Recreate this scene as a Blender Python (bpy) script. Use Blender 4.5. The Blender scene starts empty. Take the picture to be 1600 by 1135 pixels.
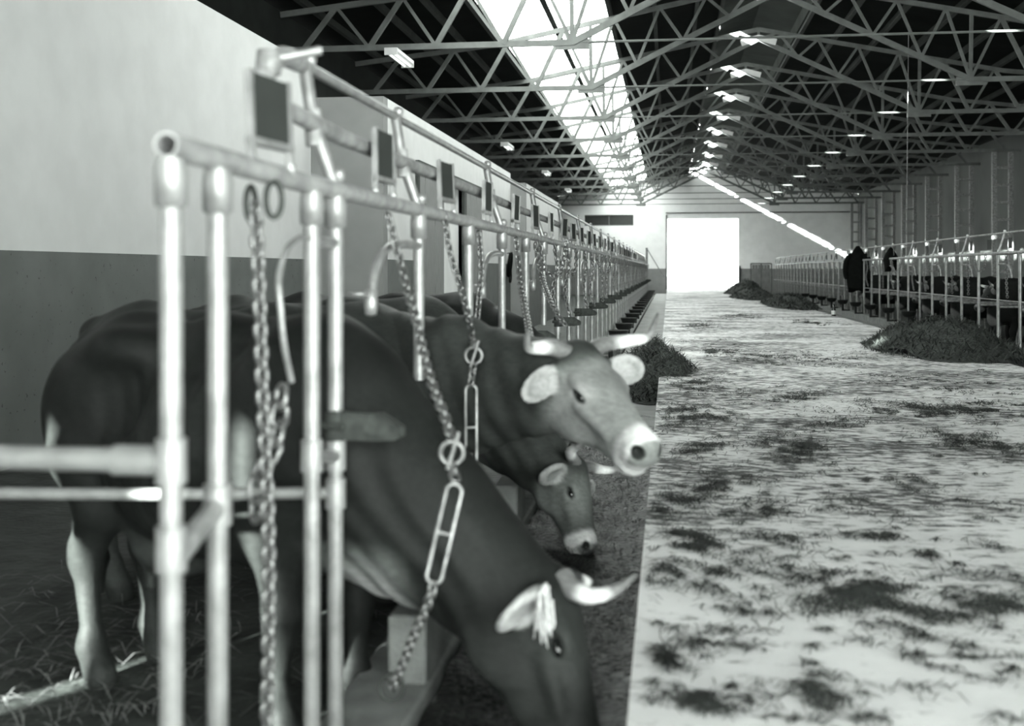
import bpy, math, random
import numpy as np
from mathutils import Vector, Matrix

random.seed(7)
rng = np.random.default_rng(7)
SC = bpy.context.scene
COL = SC.collection
E = 1.54                      # eye height above the stall floor
F = 1800.0                    # focal length in pixels of a 1600 px wide frame
YAW = math.atan(245.0 / F)
CS, SN = math.cos(YAW), math.sin(YAW)

# ------------------------------------------------------------------ camera
cam_d = bpy.data.cameras.new('camera')
cam = bpy.data.objects.new('camera', cam_d)
COL.objects.link(cam)
cam.location = (0, 0, E)
cam.rotation_euler = (math.pi / 2, 0, YAW)
cam_d.sensor_width = 36.0
cam_d.lens = F / 1600 * 36.0
cam_d.shift_y = -145.5 / 1600
cam_d.clip_start = 0.05
cam_d.clip_end = 500
cam_d.dof.use_dof = True
cam_d.dof.focus_distance = 12.0
cam_d.dof.aperture_fstop = 2.0
SC.camera = cam

# ------------------------------------------------------------------ world, sun, exposure
SKY_STRENGTH = 14.0
SKYLIGHT_EMIT = 10.0
SUN_STRENGTH = 90.0
TINT = (0.935, 1.0, 0.95)
w = bpy.data.worlds.new('sky'); SC.world = w; w.use_nodes = True
bg = w.node_tree.nodes['Background']
bg.inputs[0].default_value = (*TINT, 1); bg.inputs[1].default_value = SKY_STRENGTH
sun_d = bpy.data.lights.new('sun', 'SUN'); sun_d.energy = SUN_STRENGTH; sun_d.angle = math.radians(0.6)
sun_d.color = TINT
sun = bpy.data.objects.new('sun', sun_d); COL.objects.link(sun)
SUN_DIR = Vector((0.571, 0.976, -0.317)).normalized()
sun.rotation_euler = SUN_DIR.to_track_quat('-Z', 'Y').to_euler()
sun.location = (-20, -30, 20)
SC.view_settings.view_transform = 'Standard'
SC.view_settings.look = 'None'
SC.view_settings.exposure = 0.1
SC.view_settings.gamma = 1.0
SC.view_settings.use_curve_mapping = False

# ------------------------------------------------------------------ materials
def film(v):
    """grey of the print: dark tones are a little greener than light ones"""
    k = max(0.0, 1 - v / 0.25)
    return (v * (1 - .09 * k), v * (1 + .03 * k), v * (1 - .06 * k))
def mat(name, col, rough=0.7, metal=0.0, noise=0.25, scale=6.0, bump=0.0, bscale=40.0, spec=0.3, stretch=(1, 1, 1), col2=None, lo=0.35, hi=0.65, coord='Object'):
    m = bpy.data.materials.new(name); m.use_nodes = True
    nt = m.node_tree; N = nt.nodes; L = nt.links
    b = N['Principled BSDF']
    b.inputs['Roughness'].default_value = rough
    b.inputs['Metallic'].default_value = metal
    b.inputs['Specular IOR Level'].default_value = spec
    if not isinstance(col, tuple): col = film(col)
    tc = N.new('ShaderNodeTexCoord'); mp = N.new('ShaderNodeMapping')
    mp.inputs['Scale'].default_value = stretch
    L.new(tc.outputs[coord], mp.inputs['Vector'])
    nz = N.new('ShaderNodeTexNoise'); nz.inputs['Scale'].default_value = scale; nz.inputs['Detail'].default_value = 6
    L.new(mp.outputs[0], nz.inputs['Vector'])
    rp = N.new('ShaderNodeValToRGB')
    c2 = col2 if col2 is not None else tuple(c * (1 - noise) for c in col)
    if not isinstance(c2, tuple): c2 = film(c2)
    rp.color_ramp.elements[0].position = lo; rp.color_ramp.elements[0].color = (*c2, 1)
    rp.color_ramp.elements[1].position = hi; rp.color_ramp.elements[1].color = (*col, 1)
    L.new(nz.outputs['Fac'], rp.inputs[0])
    L.new(rp.outputs[0], b.inputs['Base Color'])
    if bump:
        n2 = N.new('ShaderNodeTexNoise'); n2.inputs['Scale'].default_value = bscale; n2.inputs['Detail'].default_value = 4
        L.new(mp.outputs[0], n2.inputs['Vector'])
        bp = N.new('ShaderNodeBump'); bp.inputs['Strength'].default_value = bump; bp.inputs['Distance'].default_value = 0.02
        L.new(n2.outputs['Fac'], bp.inputs['Height']); L.new(bp.outputs[0], b.inputs['Normal'])
    return m

def emit(name, strength):
    m = bpy.data.materials.new(name); m.use_nodes = True
    N = m.node_tree.nodes
    b = N['Principled BSDF']
    b.inputs['Base Color'].default_value = (0.8, 0.8, 0.8, 1)
    b.inputs['Emission Color'].default_value = (*TINT, 1)
    b.inputs['Emission Strength'].default_value = strength
    return m

M = {}
M['pipe'] = mat('galvanised_pipe', 0.30, rough=0.30, metal=0.35, noise=0.35, scale=14, bump=0.12, bscale=90, spec=0.5)
M['pipe_dull'] = mat('dull_galvanised_pipe', 0.33, rough=0.55, metal=0.25, noise=0.5, scale=18, bump=0.2, bscale=70, spec=0.4)
M['header'] = mat('weathered_header_pipe', 0.36, rough=0.5, metal=0.2, noise=0.4, scale=16, bump=0.25, bscale=60, spec=0.4)
M['bar_dull'] = mat('dull_gate_pipe', 0.22, rough=0.55, metal=0.2, noise=0.3, scale=16, spec=0.4)
M['chain'] = mat('worn_steel_chain', 0.27, rough=0.35, metal=0.7, noise=0.5, scale=30, spec=0.5)
M['board'] = mat('dark_slate_board', 0.03, rough=0.8, noise=0.2, scale=9)
M['pad'] = mat('dark_rubber_pad', 0.045, rough=0.8, noise=0.5, scale=25, bump=0.3)
M['truss'] = mat('painted_truss_steel', 0.15, rough=0.6, noise=0.3, scale=4)
M['gusset_dark'] = mat('grey_gusset_steel', 0.16, rough=0.6, noise=0.3, scale=4)
M['white_plate'] = mat('white_plate', 0.75, rough=0.6, noise=0.15, scale=5)
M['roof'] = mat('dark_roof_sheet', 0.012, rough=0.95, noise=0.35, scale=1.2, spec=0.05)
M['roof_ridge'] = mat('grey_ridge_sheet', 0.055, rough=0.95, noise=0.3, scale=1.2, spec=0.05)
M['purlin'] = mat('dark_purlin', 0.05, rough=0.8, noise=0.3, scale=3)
M['white_wall'] = mat('whitewashed_wall', 0.80, rough=0.9, noise=0.10, scale=1.3, spec=0.1)
M['shaded_plaster'] = mat('plaster_with_painted_shade', 0.24, rough=.9, noise=.15, scale=1.5)  # darker tone puts the shade of the camera-facing ends into the colour
M['end_wall'] = mat('end_wall_plaster', 0.66, rough=0.9, noise=0.12, scale=0.5, spec=0.1)
M['dark_void'] = mat('dark_boards', 0.03, rough=0.9, noise=0.3, scale=2)
M['floor'] = mat('dark_dung_floor', 0.045, rough=0.75, noise=0.6, scale=4, bump=0.6, bscale=18, spec=0.2)
M['kerb'] = mat('grey_concrete_kerb', 0.17, rough=0.85, noise=0.35, scale=7, bump=0.3, bscale=60)
M['trough'] = mat('trough_concrete', 0.20, rough=0.6, noise=0.4, scale=3, bump=0.2, bscale=30)
M['hay'] = mat('dark_green_hay', 0.085, rough=0.85, noise=0.75, scale=30, spec=0.1)
M['hay_blade'] = mat('hay_blade', 0.075, rough=0.8, noise=0.7, scale=3, spec=0.15)
M['feed'] = mat('wet_chopped_feed', 0.009, rough=0.36, noise=0.7, scale=22, bump=0.9, bscale=45, spec=0.28)
M['straw'] = mat('pale_straw', 0.22, rough=0.7, noise=0.6, scale=3)
M['door'] = mat('grey_door_boards', 0.24, rough=0.8, noise=0.2, scale=5, stretch=(1, 8, 1))
M['jamb'] = mat('dark_door_frame', 0.05, rough=0.8, noise=0.2)
M['bowl'] = mat('black_cast_iron', 0.012, rough=0.55, noise=0.3, scale=12)
M['coat'] = mat('dark_cloth', 0.008, rough=0.95, noise=0.4, scale=8, spec=0.05)
M['lamp_white'] = emit('lit_lamp_glass', 1.2)
M['enamel'] = mat('white_enamel', 0.6, rough=0.4, noise=0.1)
M['horn'] = None
M['eye'] = mat('dark_eye', 0.006, rough=0.08, noise=0.1, spec=0.6)
M['ear_hair'] = mat('pale_ear_hair', 0.50, rough=0.8, noise=0.4, scale=60)
M['glass_dark'] = mat('dark_window_glass', 0.03, rough=0.25, noise=0.2, spec=0.5)
M['outside'] = mat('pale_yard', 0.6, rough=0.9, noise=0.2, scale=0.5)
M['skylight'] = emit('bright_skylight_sheet', SKYLIGHT_EMIT)
M['bottle'] = mat('dark_bottle', 0.02, rough=0.2, noise=0.1, spec=0.6)
M['paper'] = mat('white_paper_label', 0.8, rough=0.8, noise=0.05)

def wall_dado(name, zsplit, up, low):
    """plaster wall: upper wash and lower painted dado split at a height"""
    m = bpy.data.materials.new(name); m.use_nodes = True
    nt = m.node_tree; N = nt.nodes; L = nt.links; b = N['Principled BSDF']
    b.inputs['Roughness'].default_value = 0.85; b.inputs['Specular IOR Level'].default_value = 0.15
    g = N.new('ShaderNodeNewGeometry'); sp = N.new('ShaderNodeSeparateXYZ'); L.new(g.outputs['Position'], sp.inputs[0])
    gt = N.new('ShaderNodeMath'); gt.operation = 'GREATER_THAN'; gt.inputs[1].default_value = zsplit
    L.new(sp.outputs['Z'], gt.inputs[0])
    n = N.new('ShaderNodeTexNoise'); n.inputs['Scale'].default_value = 2.5; n.inputs['Detail'].default_value = 6
    L.new(g.outputs['Position'], n.inputs['Vector'])
    n2 = N.new('ShaderNodeTexNoise'); n2.inputs['Scale'].default_value = 26; n2.inputs['Detail'].default_value = 3
    L.new(g.outputs['Position'], n2.inputs['Vector'])
    def ramp(src, c0, c1, p0, p1):
        r = N.new('ShaderNodeValToRGB'); r.color_ramp.elements[0].position = p0; r.color_ramp.elements[1].position = p1
        r.color_ramp.elements[0].color = film(c0) + (1,); r.color_ramp.elements[1].color = film(c1) + (1,)
        L.new(src.outputs['Fac'], r.inputs[0]); return r
    ru = ramp(n, up * 0.93, up, 0.35, 0.65)
    rl = ramp(n, low * 0.82, low, 0.3, 0.7)
    spk = ramp(n2, 0.35, 1.0, 0.27, 0.33)
    mul = N.new('ShaderNodeMixRGB'); mul.blend_type = 'MULTIPLY'; mul.inputs[0].default_value = 0.8
    L.new(rl.outputs[0], mul.inputs[1]); L.new(spk.outputs[0], mul.inputs[2])
    mx = N.new('ShaderNodeMixRGB'); L.new(gt.outputs[0], mx.inputs[0]); L.new(mul.outputs[0], mx.inputs[1]); L.new(ru.outputs[0], mx.inputs[2])
    L.new(mx.outputs[0], b.inputs['Base Color'])
    return m
DADO = E + 0.152
M['wall_left'] = wall_dado('left_wall_with_dado', DADO, 0.62, 0.155)
M['right_wall'] = mat('grey_right_wall', 0.16, rough=.9, noise=.2, scale=.6)
M['wall_end'] = wall_dado('end_wall_with_dado', E + 0.08, 0.93, 0.26)

def table_material():
    m = bpy.data.materials.new('swept_concrete_with_debris'); m.use_nodes = True
    nt = m.node_tree; N = nt.nodes; L = nt.links; b = N['Principled BSDF']
    b.inputs['Roughness'].default_value = 0.85; b.inputs['Specular IOR Level'].default_value = 0.15
    g = N.new('ShaderNodeNewGeometry')
    def noise(scale, detail, sx=1, sy=1, rough=0.55):
        mp = N.new('ShaderNodeMapping'); mp.inputs['Scale'].default_value = (sx, sy, 1)
        L.new(g.outputs['Position'], mp.inputs['Vector'])
        n = N.new('ShaderNodeTexNoise'); n.inputs['Scale'].default_value = scale; n.inputs['Detail'].default_value = detail
        n.inputs['Roughness'].default_value = rough
        L.new(mp.outputs[0], n.inputs['Vector']); return n
    def ramp(src, a, bb, p0, p1):
        r = N.new('ShaderNodeValToRGB'); r.color_ramp.elements[0].position = p0; r.color_ramp.elements[1].position = p1
        r.color_ramp.elements[0].color = (a,) * 3 + (1,); r.color_ramp.elements[1].color = (bb,) * 3 + (1,)
        L.new(src, r.inputs[0]); return r
    base = ramp(noise(1.2, 5).outputs['Fac'], 0.62, 0.76, 0.3, 0.7)
    big = noise(0.9, 4, 0.7, 1.0)
    fine = noise(16, 8, 0.55, 1.0, 0.7)
    add = N.new('ShaderNodeMath'); add.operation = 'MULTIPLY_ADD'; add.inputs[1].default_value = 0.55
    L.new(big.outputs['Fac'], add.inputs[0]); L.new(fine.outputs['Fac'], add.inputs[2])
    deb = ramp(add.outputs[0], 1.0, 0.0, 0.88, 0.99)   # 1 = clean concrete
    spz = N.new('ShaderNodeSeparateXYZ'); L.new(g.outputs['Position'], spz.inputs[0])
    yr = N.new('ShaderNodeMapRange'); yr.inputs['From Min'].default_value = 3.8; yr.inputs['From Max'].default_value = 7.5; yr.inputs['To Min'].default_value = -.05; yr.inputs['To Max'].default_value = .075
    L.new(spz.outputs['Y'], yr.inputs['Value'])
    ad2 = N.new('ShaderNodeMath'); ad2.operation = 'ADD'; L.new(add.outputs[0], ad2.inputs[0]); L.new(yr.outputs[0], ad2.inputs[1])
    inv = ramp(ad2.outputs[0], 0.0, 1.0, 0.79, 0.93)
    mx = N.new('ShaderNodeMixRGB'); mx.inputs[2].default_value = (0.09, 0.09, 0.09, 1)
    L.new(inv.outputs[0], mx.inputs[0]); L.new(base.outputs[0], mx.inputs[1])
    L.new(mx.outputs[0], b.inputs['Base Color'])
    bp = N.new('ShaderNodeBump'); bp.inputs['Strength'].default_value = 0.4; bp.inputs['Distance'].default_value = 0.02
    L.new(fine.outputs['Fac'], bp.inputs['Height']); L.new(bp.outputs[0], b.inputs['Normal'])
    return m
M['table'] = table_material()

def cow_material(name, mult):
    m = bpy.data.materials.new(name); m.use_nodes = True
    nt = m.node_tree; N = nt.nodes; L = nt.links; b = N['Principled BSDF']
    b.inputs['Roughness'].default_value = 0.6; b.inputs['Specular IOR Level'].default_value = 0.12
    at = N.new('ShaderNodeAttribute'); at.attribute_name = 'coat'
    tc = N.new('ShaderNodeTexCoord')
    n = N.new('ShaderNodeTexNoise'); n.inputs['Scale'].default_value = 5; n.inputs['Detail'].default_value = 5
    L.new(tc.outputs['Object'], n.inputs['Vector'])
    n2 = N.new('ShaderNodeTexNoise'); n2.inputs['Scale'].default_value = 120; n2.inputs['Detail'].default_value = 3
    L.new(tc.outputs['Object'], n2.inputs['Vector'])
    r = N.new('ShaderNodeMapRange'); r.inputs['From Min'].default_value = 0.3; r.inputs['From Max'].default_value = 0.7
    r.inputs['To Min'].default_value = 0.72 * mult; r.inputs['To Max'].default_value = 1.25 * mult
    L.new(n.outputs['Fac'], r.inputs['Value'])
    mpf = N.new('ShaderNodeMapping'); mpf.inputs['Scale'].default_value = (22, 60, 60); L.new(tc.outputs['Object'], mpf.inputs['Vector'])
    n3 = N.new('ShaderNodeTexNoise'); n3.inputs['Scale'].default_value = 1.0; n3.inputs['Detail'].default_value = 8; n3.inputs['Roughness'].default_value = .7; L.new(mpf.outputs[0], n3.inputs['Vector'])
    r3 = N.new('ShaderNodeMapRange'); r3.inputs['From Min'].default_value = .3; r3.inputs['From Max'].default_value = .7; r3.inputs['To Min'].default_value = .72; r3.inputs['To Max'].default_value = 1.28
    L.new(n3.outputs['Fac'], r3.inputs['Value'])
    rm = N.new('ShaderNodeMath'); rm.operation = 'MULTIPLY'; L.new(r.outputs[0], rm.inputs[0]); L.new(r3.outputs[0], rm.inputs[1])
    r = rm
    mul = N.new('ShaderNodeVectorMath'); mul.operation = 'SCALE'
    L.new(at.outputs['Color'], mul.inputs[0]); L.new(r.outputs[0], mul.inputs['Scale'])
    L.new(mul.outputs[0], b.inputs['Base Color'])
    bp = N.new('ShaderNodeBump'); bp.inputs['Strength'].default_value = 0.35; bp.inputs['Distance'].default_value = 0.004
    L.new(n2.outputs['Fac'], bp.inputs['Height']); L.new(bp.outputs[0], b.inputs['Normal'])
    return m
M['cow'] = cow_material('brown_cow_coat', 1.0)
M['horn'] = cow_material('horn_with_painted_glint', 1.0)
M['horn'].node_tree.nodes['Principled BSDF'].inputs['Roughness'].default_value = .35
M['cow_dark'] = cow_material('dark_cow_coat', 0.35)

# ------------------------------------------------------------------ mesh helpers
class MB:
    def __init__(s): s.v = []; s.f = []; s.smooth = []
    def add(s, vs, fs, smooth=False):
        o = len(s.v); s.v += [tuple(p) for p in vs]; s.f += [tuple(i + o for i in f) for f in fs]; s.smooth += [smooth] * len(fs); return s
    def box(s, x0, x1, y0, y1, z0, z1):
        vs = [(x, y, z) for z in (z0, z1) for y in (y0, y1) for x in (x0, x1)]
        return s.add(vs, [(0, 2, 3, 1), (4, 5, 7, 6), (0, 1, 5, 4), (2, 6, 7, 3), (0, 4, 6, 2), (1, 3, 7, 5)])
    def bevel_box(s, x0, x1, y0, y1, z0, z1, c):
        cx, cy = (x0 + x1) / 2, (y0 + y1) / 2
        lv = [(z0, c), (z0 + c, 0), (z1 - c, 0), (z1, c)]
        vs = []
        for z, k in lv:
            a0, a1, b0, b1 = x0 + k, x1 - k, y0 + k, y1 - k
            vs += [(a0 + c, b0, z), (a1 - c, b0, z), (a1, b0 + c, z), (a1, b1 - c, z), (a1 - c, b1, z), (a0 + c, b1, z), (a0, b1 - c, z), (a0, b0 + c, z)]
        fs = [tuple(reversed(range(8))), tuple(range(24, 32))]
        for r in range(3):
            for i in range(8):
                j = (i + 1) % 8
                fs.append((r * 8 + i, r * 8 + j, r * 8 + 8 + j, r * 8 + 8 + i))
        return s.add(vs, fs)
    def bar(s, a, b, w, h, up=(0, 0, 1)):
        a, b, up = Vector(a), Vector(b), Vector(up)
        t = (b - a).normalized(); sd = t.cross(up)
        if sd.length < 1e-4: sd = t.cross(Vector((0, 1, 0)))
        sd.normalize(); u = sd.cross(t)
        vs = []
        for p in (a, b):
            for i, j in ((-1, -1), (1, -1), (1, 1), (-1, 1)): vs.append(p + sd * (i * w / 2) + u * (j * h / 2))
        return s.add(vs, [(0, 3, 2, 1), (4, 5, 6, 7), (0, 1, 5, 4), (1, 2, 6, 5), (2, 3, 7, 6), (3, 0, 4, 7)])
    def angle(s, a, b, w, t=0.012, up=(0, 0, 1)):
        """L-profile bar"""
        a, b, up = Vector(a), Vector(b), Vector(up)
        d = (b - a).normalized(); sd = d.cross(up)
        if sd.length < 1e-4: sd = d.cross(Vector((0, 1, 0)))
        sd.normalize(); u = sd.cross(d)
        prof = [(-w / 2, -w / 2), (w / 2, -w / 2), (w / 2, -w / 2 + t), (-w / 2 + t, -w / 2 + t), (-w / 2 + t, w / 2), (-w / 2, w / 2)]
        vs = [p + sd * x + u * y for p in (a, b) for x, y in prof]
        fs = [(0, 5, 4, 3, 2, 1), tuple(range(6, 12))] + [(i, (i + 1) % 6, 6 + (i + 1) % 6, 6 + i) for i in range(6)]
        return s.add(vs, fs)
    def tube(s, pts, r, n=12, caps=True, closed=False, inner=None):
        pts = [Vector(p) for p in pts]; m = len(pts)
        rr = r if isinstance(r, (list, tuple)) else [r] * m
        tang = []
        for i in range(m):
            if closed: t = pts[(i + 1) % m] - pts[i - 1]
            else: t = pts[min(i + 1, m - 1)] - pts[max(i - 1, 0)]
            tang.append(t.normalized())
        ref = Vector((0, 0, 1)) if abs(tang[0].z) < 0.9 else Vector((1, 0, 0))
        nrm = tang[0].cross(ref).normalized()
        vs = []
        for i in range(m):
            nrm = (nrm - tang[i] * nrm.dot(tang[i])).normalized()
            bi = tang[i].cross(nrm)
            for k in range(n):
                a = 2 * math.pi * k / n
                vs.append(pts[i] + (nrm * math.cos(a) + bi * math.sin(a)) * rr[i])
        fs = []
        for i in range(m if closed else m - 1):
            i2 = (i + 1) % m
            for k in range(n):
                k2 = (k + 1) % n
                fs.append((i * n + k, i * n + k2, i2 * n + k2, i2 * n + k))
        s.add(vs, fs, True)
        if not closed and caps:
            s.add([vs[k] for k in range(n)], [tuple(reversed(range(n)))])
            s.add([vs[(m - 1) * n + k] for k in range(n)], [tuple(range(n))])
        if inner:
            s2 = MB().tube(pts, inner, n, caps=False)
            s.add(s2.v, [tuple(reversed(f)) for f in s2.f], True)
            for e in (0, m - 1):
                ring = [vs[e * n + k] for k in range(n)] + [s2.v[e * n + k] for k in range(n)]
                s.add(ring, [(k, n + k, n + (k + 1) % n, (k + 1) % n) if e == 0 else (k, (k + 1) % n, n + (k + 1) % n, n + k) for k in range(n)])
        return s
    def lathe(s, prof, n=16, c=(0, 0, 0)):
        vs = []
        for r, z in prof:
            for k in range(n):
                a = 2 * math.pi * k / n; vs.append((c[0] + r * math.cos(a), c[1] + r * math.sin(a), c[2] + z))
        fs = [(i * n + k, i * n + (k + 1) % n, (i + 1) * n + (k + 1) % n, (i + 1) * n + k) for i in range(len(prof) - 1) for k in range(n)]
        return s.add(vs, fs, True)
    def mesh(s, name, off=None):
        me = bpy.data.meshes.new(name)
        vs = s.v if off is None else [(x - off[0], y - off[1], z - off[2]) for x, y, z in s.v]
        me.from_pydata(vs, [], s.f); me.polygons.foreach_set('use_smooth', s.smooth); me.update()
        return me

def sett(o, label=None, cat=None, group=None, kind=None):
    if label: o['label'] = label
    if cat: o['category'] = cat
    if group: o['group'] = group
    if kind: o['kind'] = kind
    return o
def obj(name, data, m=None, parent=None, loc=(0, 0, 0), rot=(0, 0, 0)):
    if isinstance(data, MB):
        data = data.mesh(name)
    if m is not None and not data.materials: data.materials.append(M[m] if isinstance(m, str) else m)
    o = bpy.data.objects.new(name, data); COL.objects.link(o)
    o.location = loc; o.rotation_euler = rot
    if parent: o.parent = parent
    return o
def wpart(name, mb, m, parent, kind=None):
    """part whose vertices are given in world space under an unrotated parent"""
    me = mb.mesh(name, parent.matrix_basis.translation)
    o = obj(name, me, m, parent)
    if kind: o['kind'] = kind
    return o
def thing(name, label, cat, loc=(0, 0, 0), rotz=0.0, group=None, kind=None):
    o = bpy.data.objects.new(name, None); COL.objects.link(o)
    o.empty_display_size = 0.2
    o.location = loc; o.rotation_euler = (0, 0, rotz)
    sett(o, label, cat, group, kind)
    return o
def struct(name, mb, m, label=None, parent=None):
    o = obj(name, mb, m, parent)
    if not parent: o['kind'] = 'structure'
    if label: o['label'] = label
    return o
def unproj(px, py, d):
    """point at image position (px,py) and depth d along the optical axis"""
    lat = (px - 800) / F * d; z = E - (py - 422) / F * d
    return Vector((lat * CS - d * SN, lat * SN + d * CS, z))
ORD = ['nearest', 'second', 'third', 'fourth', 'fifth', 'sixth', 'seventh', 'eighth', 'ninth', 'tenth', 'eleventh', 'twelfth', 'thirteenth', 'fourteenth', 'fifteenth', 'sixteenth', 'seventeenth', 'eighteenth', 'nineteenth', 'twentieth']
def ordn(i):
    if i < 20: return ORD[i]
    t = ['twenty', 'thirty', 'forty', 'fifty'][(i + 1) // 10 - 2]
    u = (i + 1) % 10
    if u == 0: return {'twenty': 'twentieth', 'thirty': 'thirtieth', 'forty': 'fortieth', 'fifty': 'fiftieth'}[t]
    return t + '-' + ['first', 'second', 'third', 'fourth', 'fifth', 'sixth', 'seventh', 'eighth', 'ninth'][u - 1]
def frm(i, what):   # "third X counting from the camera"
    return ordn(i)

# ------------------------------------------------------------------ key dimensions
Y_END = 71.0
Y_NEAR = -3.6
TABLE_Z = E - 1.18
RX = -0.99                 # left feed rail plane
RRX = 5.2                  # right feed rail plane
RIDGE_X = 2.18
def roof_z(x):
    if x > RIDGE_X: x = 2 * RIDGE_X - x
    return E + (5.65 + 0.2 * x if x > -3.54 else 5.65 - 0.708 + 0.11 * (x + 3.54))
XL, XR = -6.75, 11.2
SKL, SKR = -3.54, -1.27    # skylight edges
MONL, MONR = 1.22, 3.14    # ridge vent edges

# ------------------------------------------------------------------ setting: floors
struct('floor', MB().box(XL - 0.2, XR + 0.2, Y_NEAR, Y_END + 0.1, -0.2, 0.0), 'floor', 'dark dung-stained stall floor under the cows')
struct('feed_table', MB().box(-0.108, 4.25, Y_NEAR, Y_END + 0.1, 0.005, TABLE_Z), 'table', 'pale concrete feed alley strewn with hay')
struct('feed_trough', MB().box(-0.78, -0.112, Y_NEAR + 0.1, Y_END - 0.1, 0.004, 0.10), 'trough', 'concrete feed trough floor along the left rail')
struct('feed_trough', MB().box(4.254, 5.08, Y_NEAR + 0.1, Y_END - 0.1, 0.004, 0.20), 'trough', 'concrete feed trough floor along the right rail')
struct('yard_ground', MB().box(-60, 60, Y_END + 0.12, 220, -0.35, TABLE_Z - 0.03), 'outside', 'sunlit yard beyond the far doorway')
struct('yard_ground', MB().box(-60, 60, -60, Y_NEAR - 0.05, -0.45, -0.02), 'outside', 'yard behind the near end of the barn')
struct('yard_ground', MB().box(-60, XL - 0.35, Y_NEAR - 0.04, Y_END + 0.08, -0.5, -0.03), 'outside', 'yard along the outer left wall')
# kerbs under the rails
KERB_Z = 0.16
def kerb(x0, x1, z, lab):
    return struct('kerb', MB().bevel_box(x0, x1, 1.2 if x1 < 0 else 8.0, 60.0, 0.002, z, 0.012), 'kerb', lab)
kl = kerb(-1.06, -0.79, KERB_Z, 'low concrete kerb carrying the left rail posts')
kr = kerb(5.09, 5.36, 0.36, 'low concrete kerb carrying the right rail posts')
pier_me = MB().bevel_box(-0.065, 0.065, 0, 0.34, 0, 0.23, 0.008).mesh('kerb_pier')
pier_me.materials.append(M['kerb'])
for i in range(14):
    obj('kerb_pier', pier_me, None, kl, (-0.862, 3.74 + 1.16 * i, KERB_Z))

# ------------------------------------------------------------------ setting: walls
def wall_panels(mb, axis, c0, c1, a0, a1, z0, z1, holes):
    """wall slab between c0..c1 (thickness) spanning a0..a1, with rectangular holes (h0,h1,zb,zt)"""
    cuts = sorted({a0, a1, *[h[0] for h in holes], *[h[1] for h in holes]})
    for s, e in zip(cuts[:-1], cuts[1:]):
        spans = [(z0, z1)]
        for h in holes:
            if h[0] <= s + 1e-6 and h[1] >= e - 1e-6:
                ns = []
                for p, q in spans:
                    if h[2] > p: ns.append((p, min(q, h[2])))
                    if h[3] < q: ns.append((max(p, h[3]), q))
                spans = ns
        for p, q in spans:
            if q - p < 1e-4: continue
            if axis == 'y': mb.box(c0, c1, s, e, p, q)
            else: mb.box(s, e, c0, c1, p, q)
    return mb
WL = -5.06
Z_NW = E + 2.92
# near left wall (white above a grey dado), with the tall gaps beside a sliding door behind the camera
GAPS = [(-1.427, -0.80, 0.0, 2.68), (-3.357, -2.72, 0.0, 3.25)]
struct('wall_left', wall_panels(MB(), 'y', WL - 0.25, WL, Y_NEAR, 15.9, 0.0, Z_NW, GAPS), 'wall_left', 'white near left wall above a grey painted dado')
struct('wall_left', MB().box(WL - 0.2, WL - 0.02, Y_NEAR, 1.0, Z_NW + 0.002, roof_z(WL) - 0.12), 'dark_void', 'dark boarding above the near left wall')
struct('wall_left', MB().box(XL - 0.2, XL, 1.0, Y_END, 0, roof_z(XL) - 0.05), 'dark_void', 'dark outer left wall behind the white partitions')
struct('wall_left', MB().box(XL, WL - 0.26, 0.9, 1.0, 0, roof_z(WL) - 0.5), 'dark_void', 'unseen dark cross wall added behind the near left wall to block light')  # unseen panel added to keep sun and sky out of the void
# second block (stands further into the hall) with doors, third block beyond
B2X, B2Y0, B2Y1, B2Z = -4.0, 15.9, 29.1, E + 2.46
B3X, B3Y1, B3Z = -3.62, 38.0, E + 2.22
DY0, DY1, DZ = 18.1, 24.0, E + 1.66
struct('wall_left', wall_panels(MB(), 'y', B2X - 0.25, B2X, B2Y0 + 0.25, B2Y1, 0.0, B2Z, [(DY0, DY1, 0.0, DZ)]), 'wall_left', 'white side wall of the middle room with a wide doorway')
struct('wall_left', MB().box(WL - 1.5, B2X, B2Y0, B2Y0 + 0.248, 0.0, B2Z), 'shaded_plaster', 'end face of the middle room, shade painted in grey')
struct('wall_left', MB().box(B3X - 0.25, B3X, B2Y1 + 0.25, B3Y1, 0.0, B3Z), 'wall_left', 'white side wall of the far room')
struct('wall_left', MB().box(B2X - 1.5, B3X, B2Y1 + 0.002, B2Y1 + 0.248, 0.0, B3Z), 'shaded_plaster', 'end face of the far room, shade painted in grey')
struct('ceiling', MB().box(XL, B2X - 0.26, B2Y0 + 0.26, B2Y1, B2Z - 0.22, B2Z - 0.1), 'dark_void', 'flat roof of the middle room')
struct('wall_left', MB().box(B2X - 1.0, B2X - 0.9, DY0 - 0.5, DY1 + 0.5, 0, B2Z - 0.25), 'white_wall', 'white wall inside the middle room')
# right wall
struct('wall_right', MB().box(XR, XR + 0.2, Y_NEAR, Y_END, 0, roof_z(XR) - 0.05), 'right_wall', 'right side wall behind the lattice columns')
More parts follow.
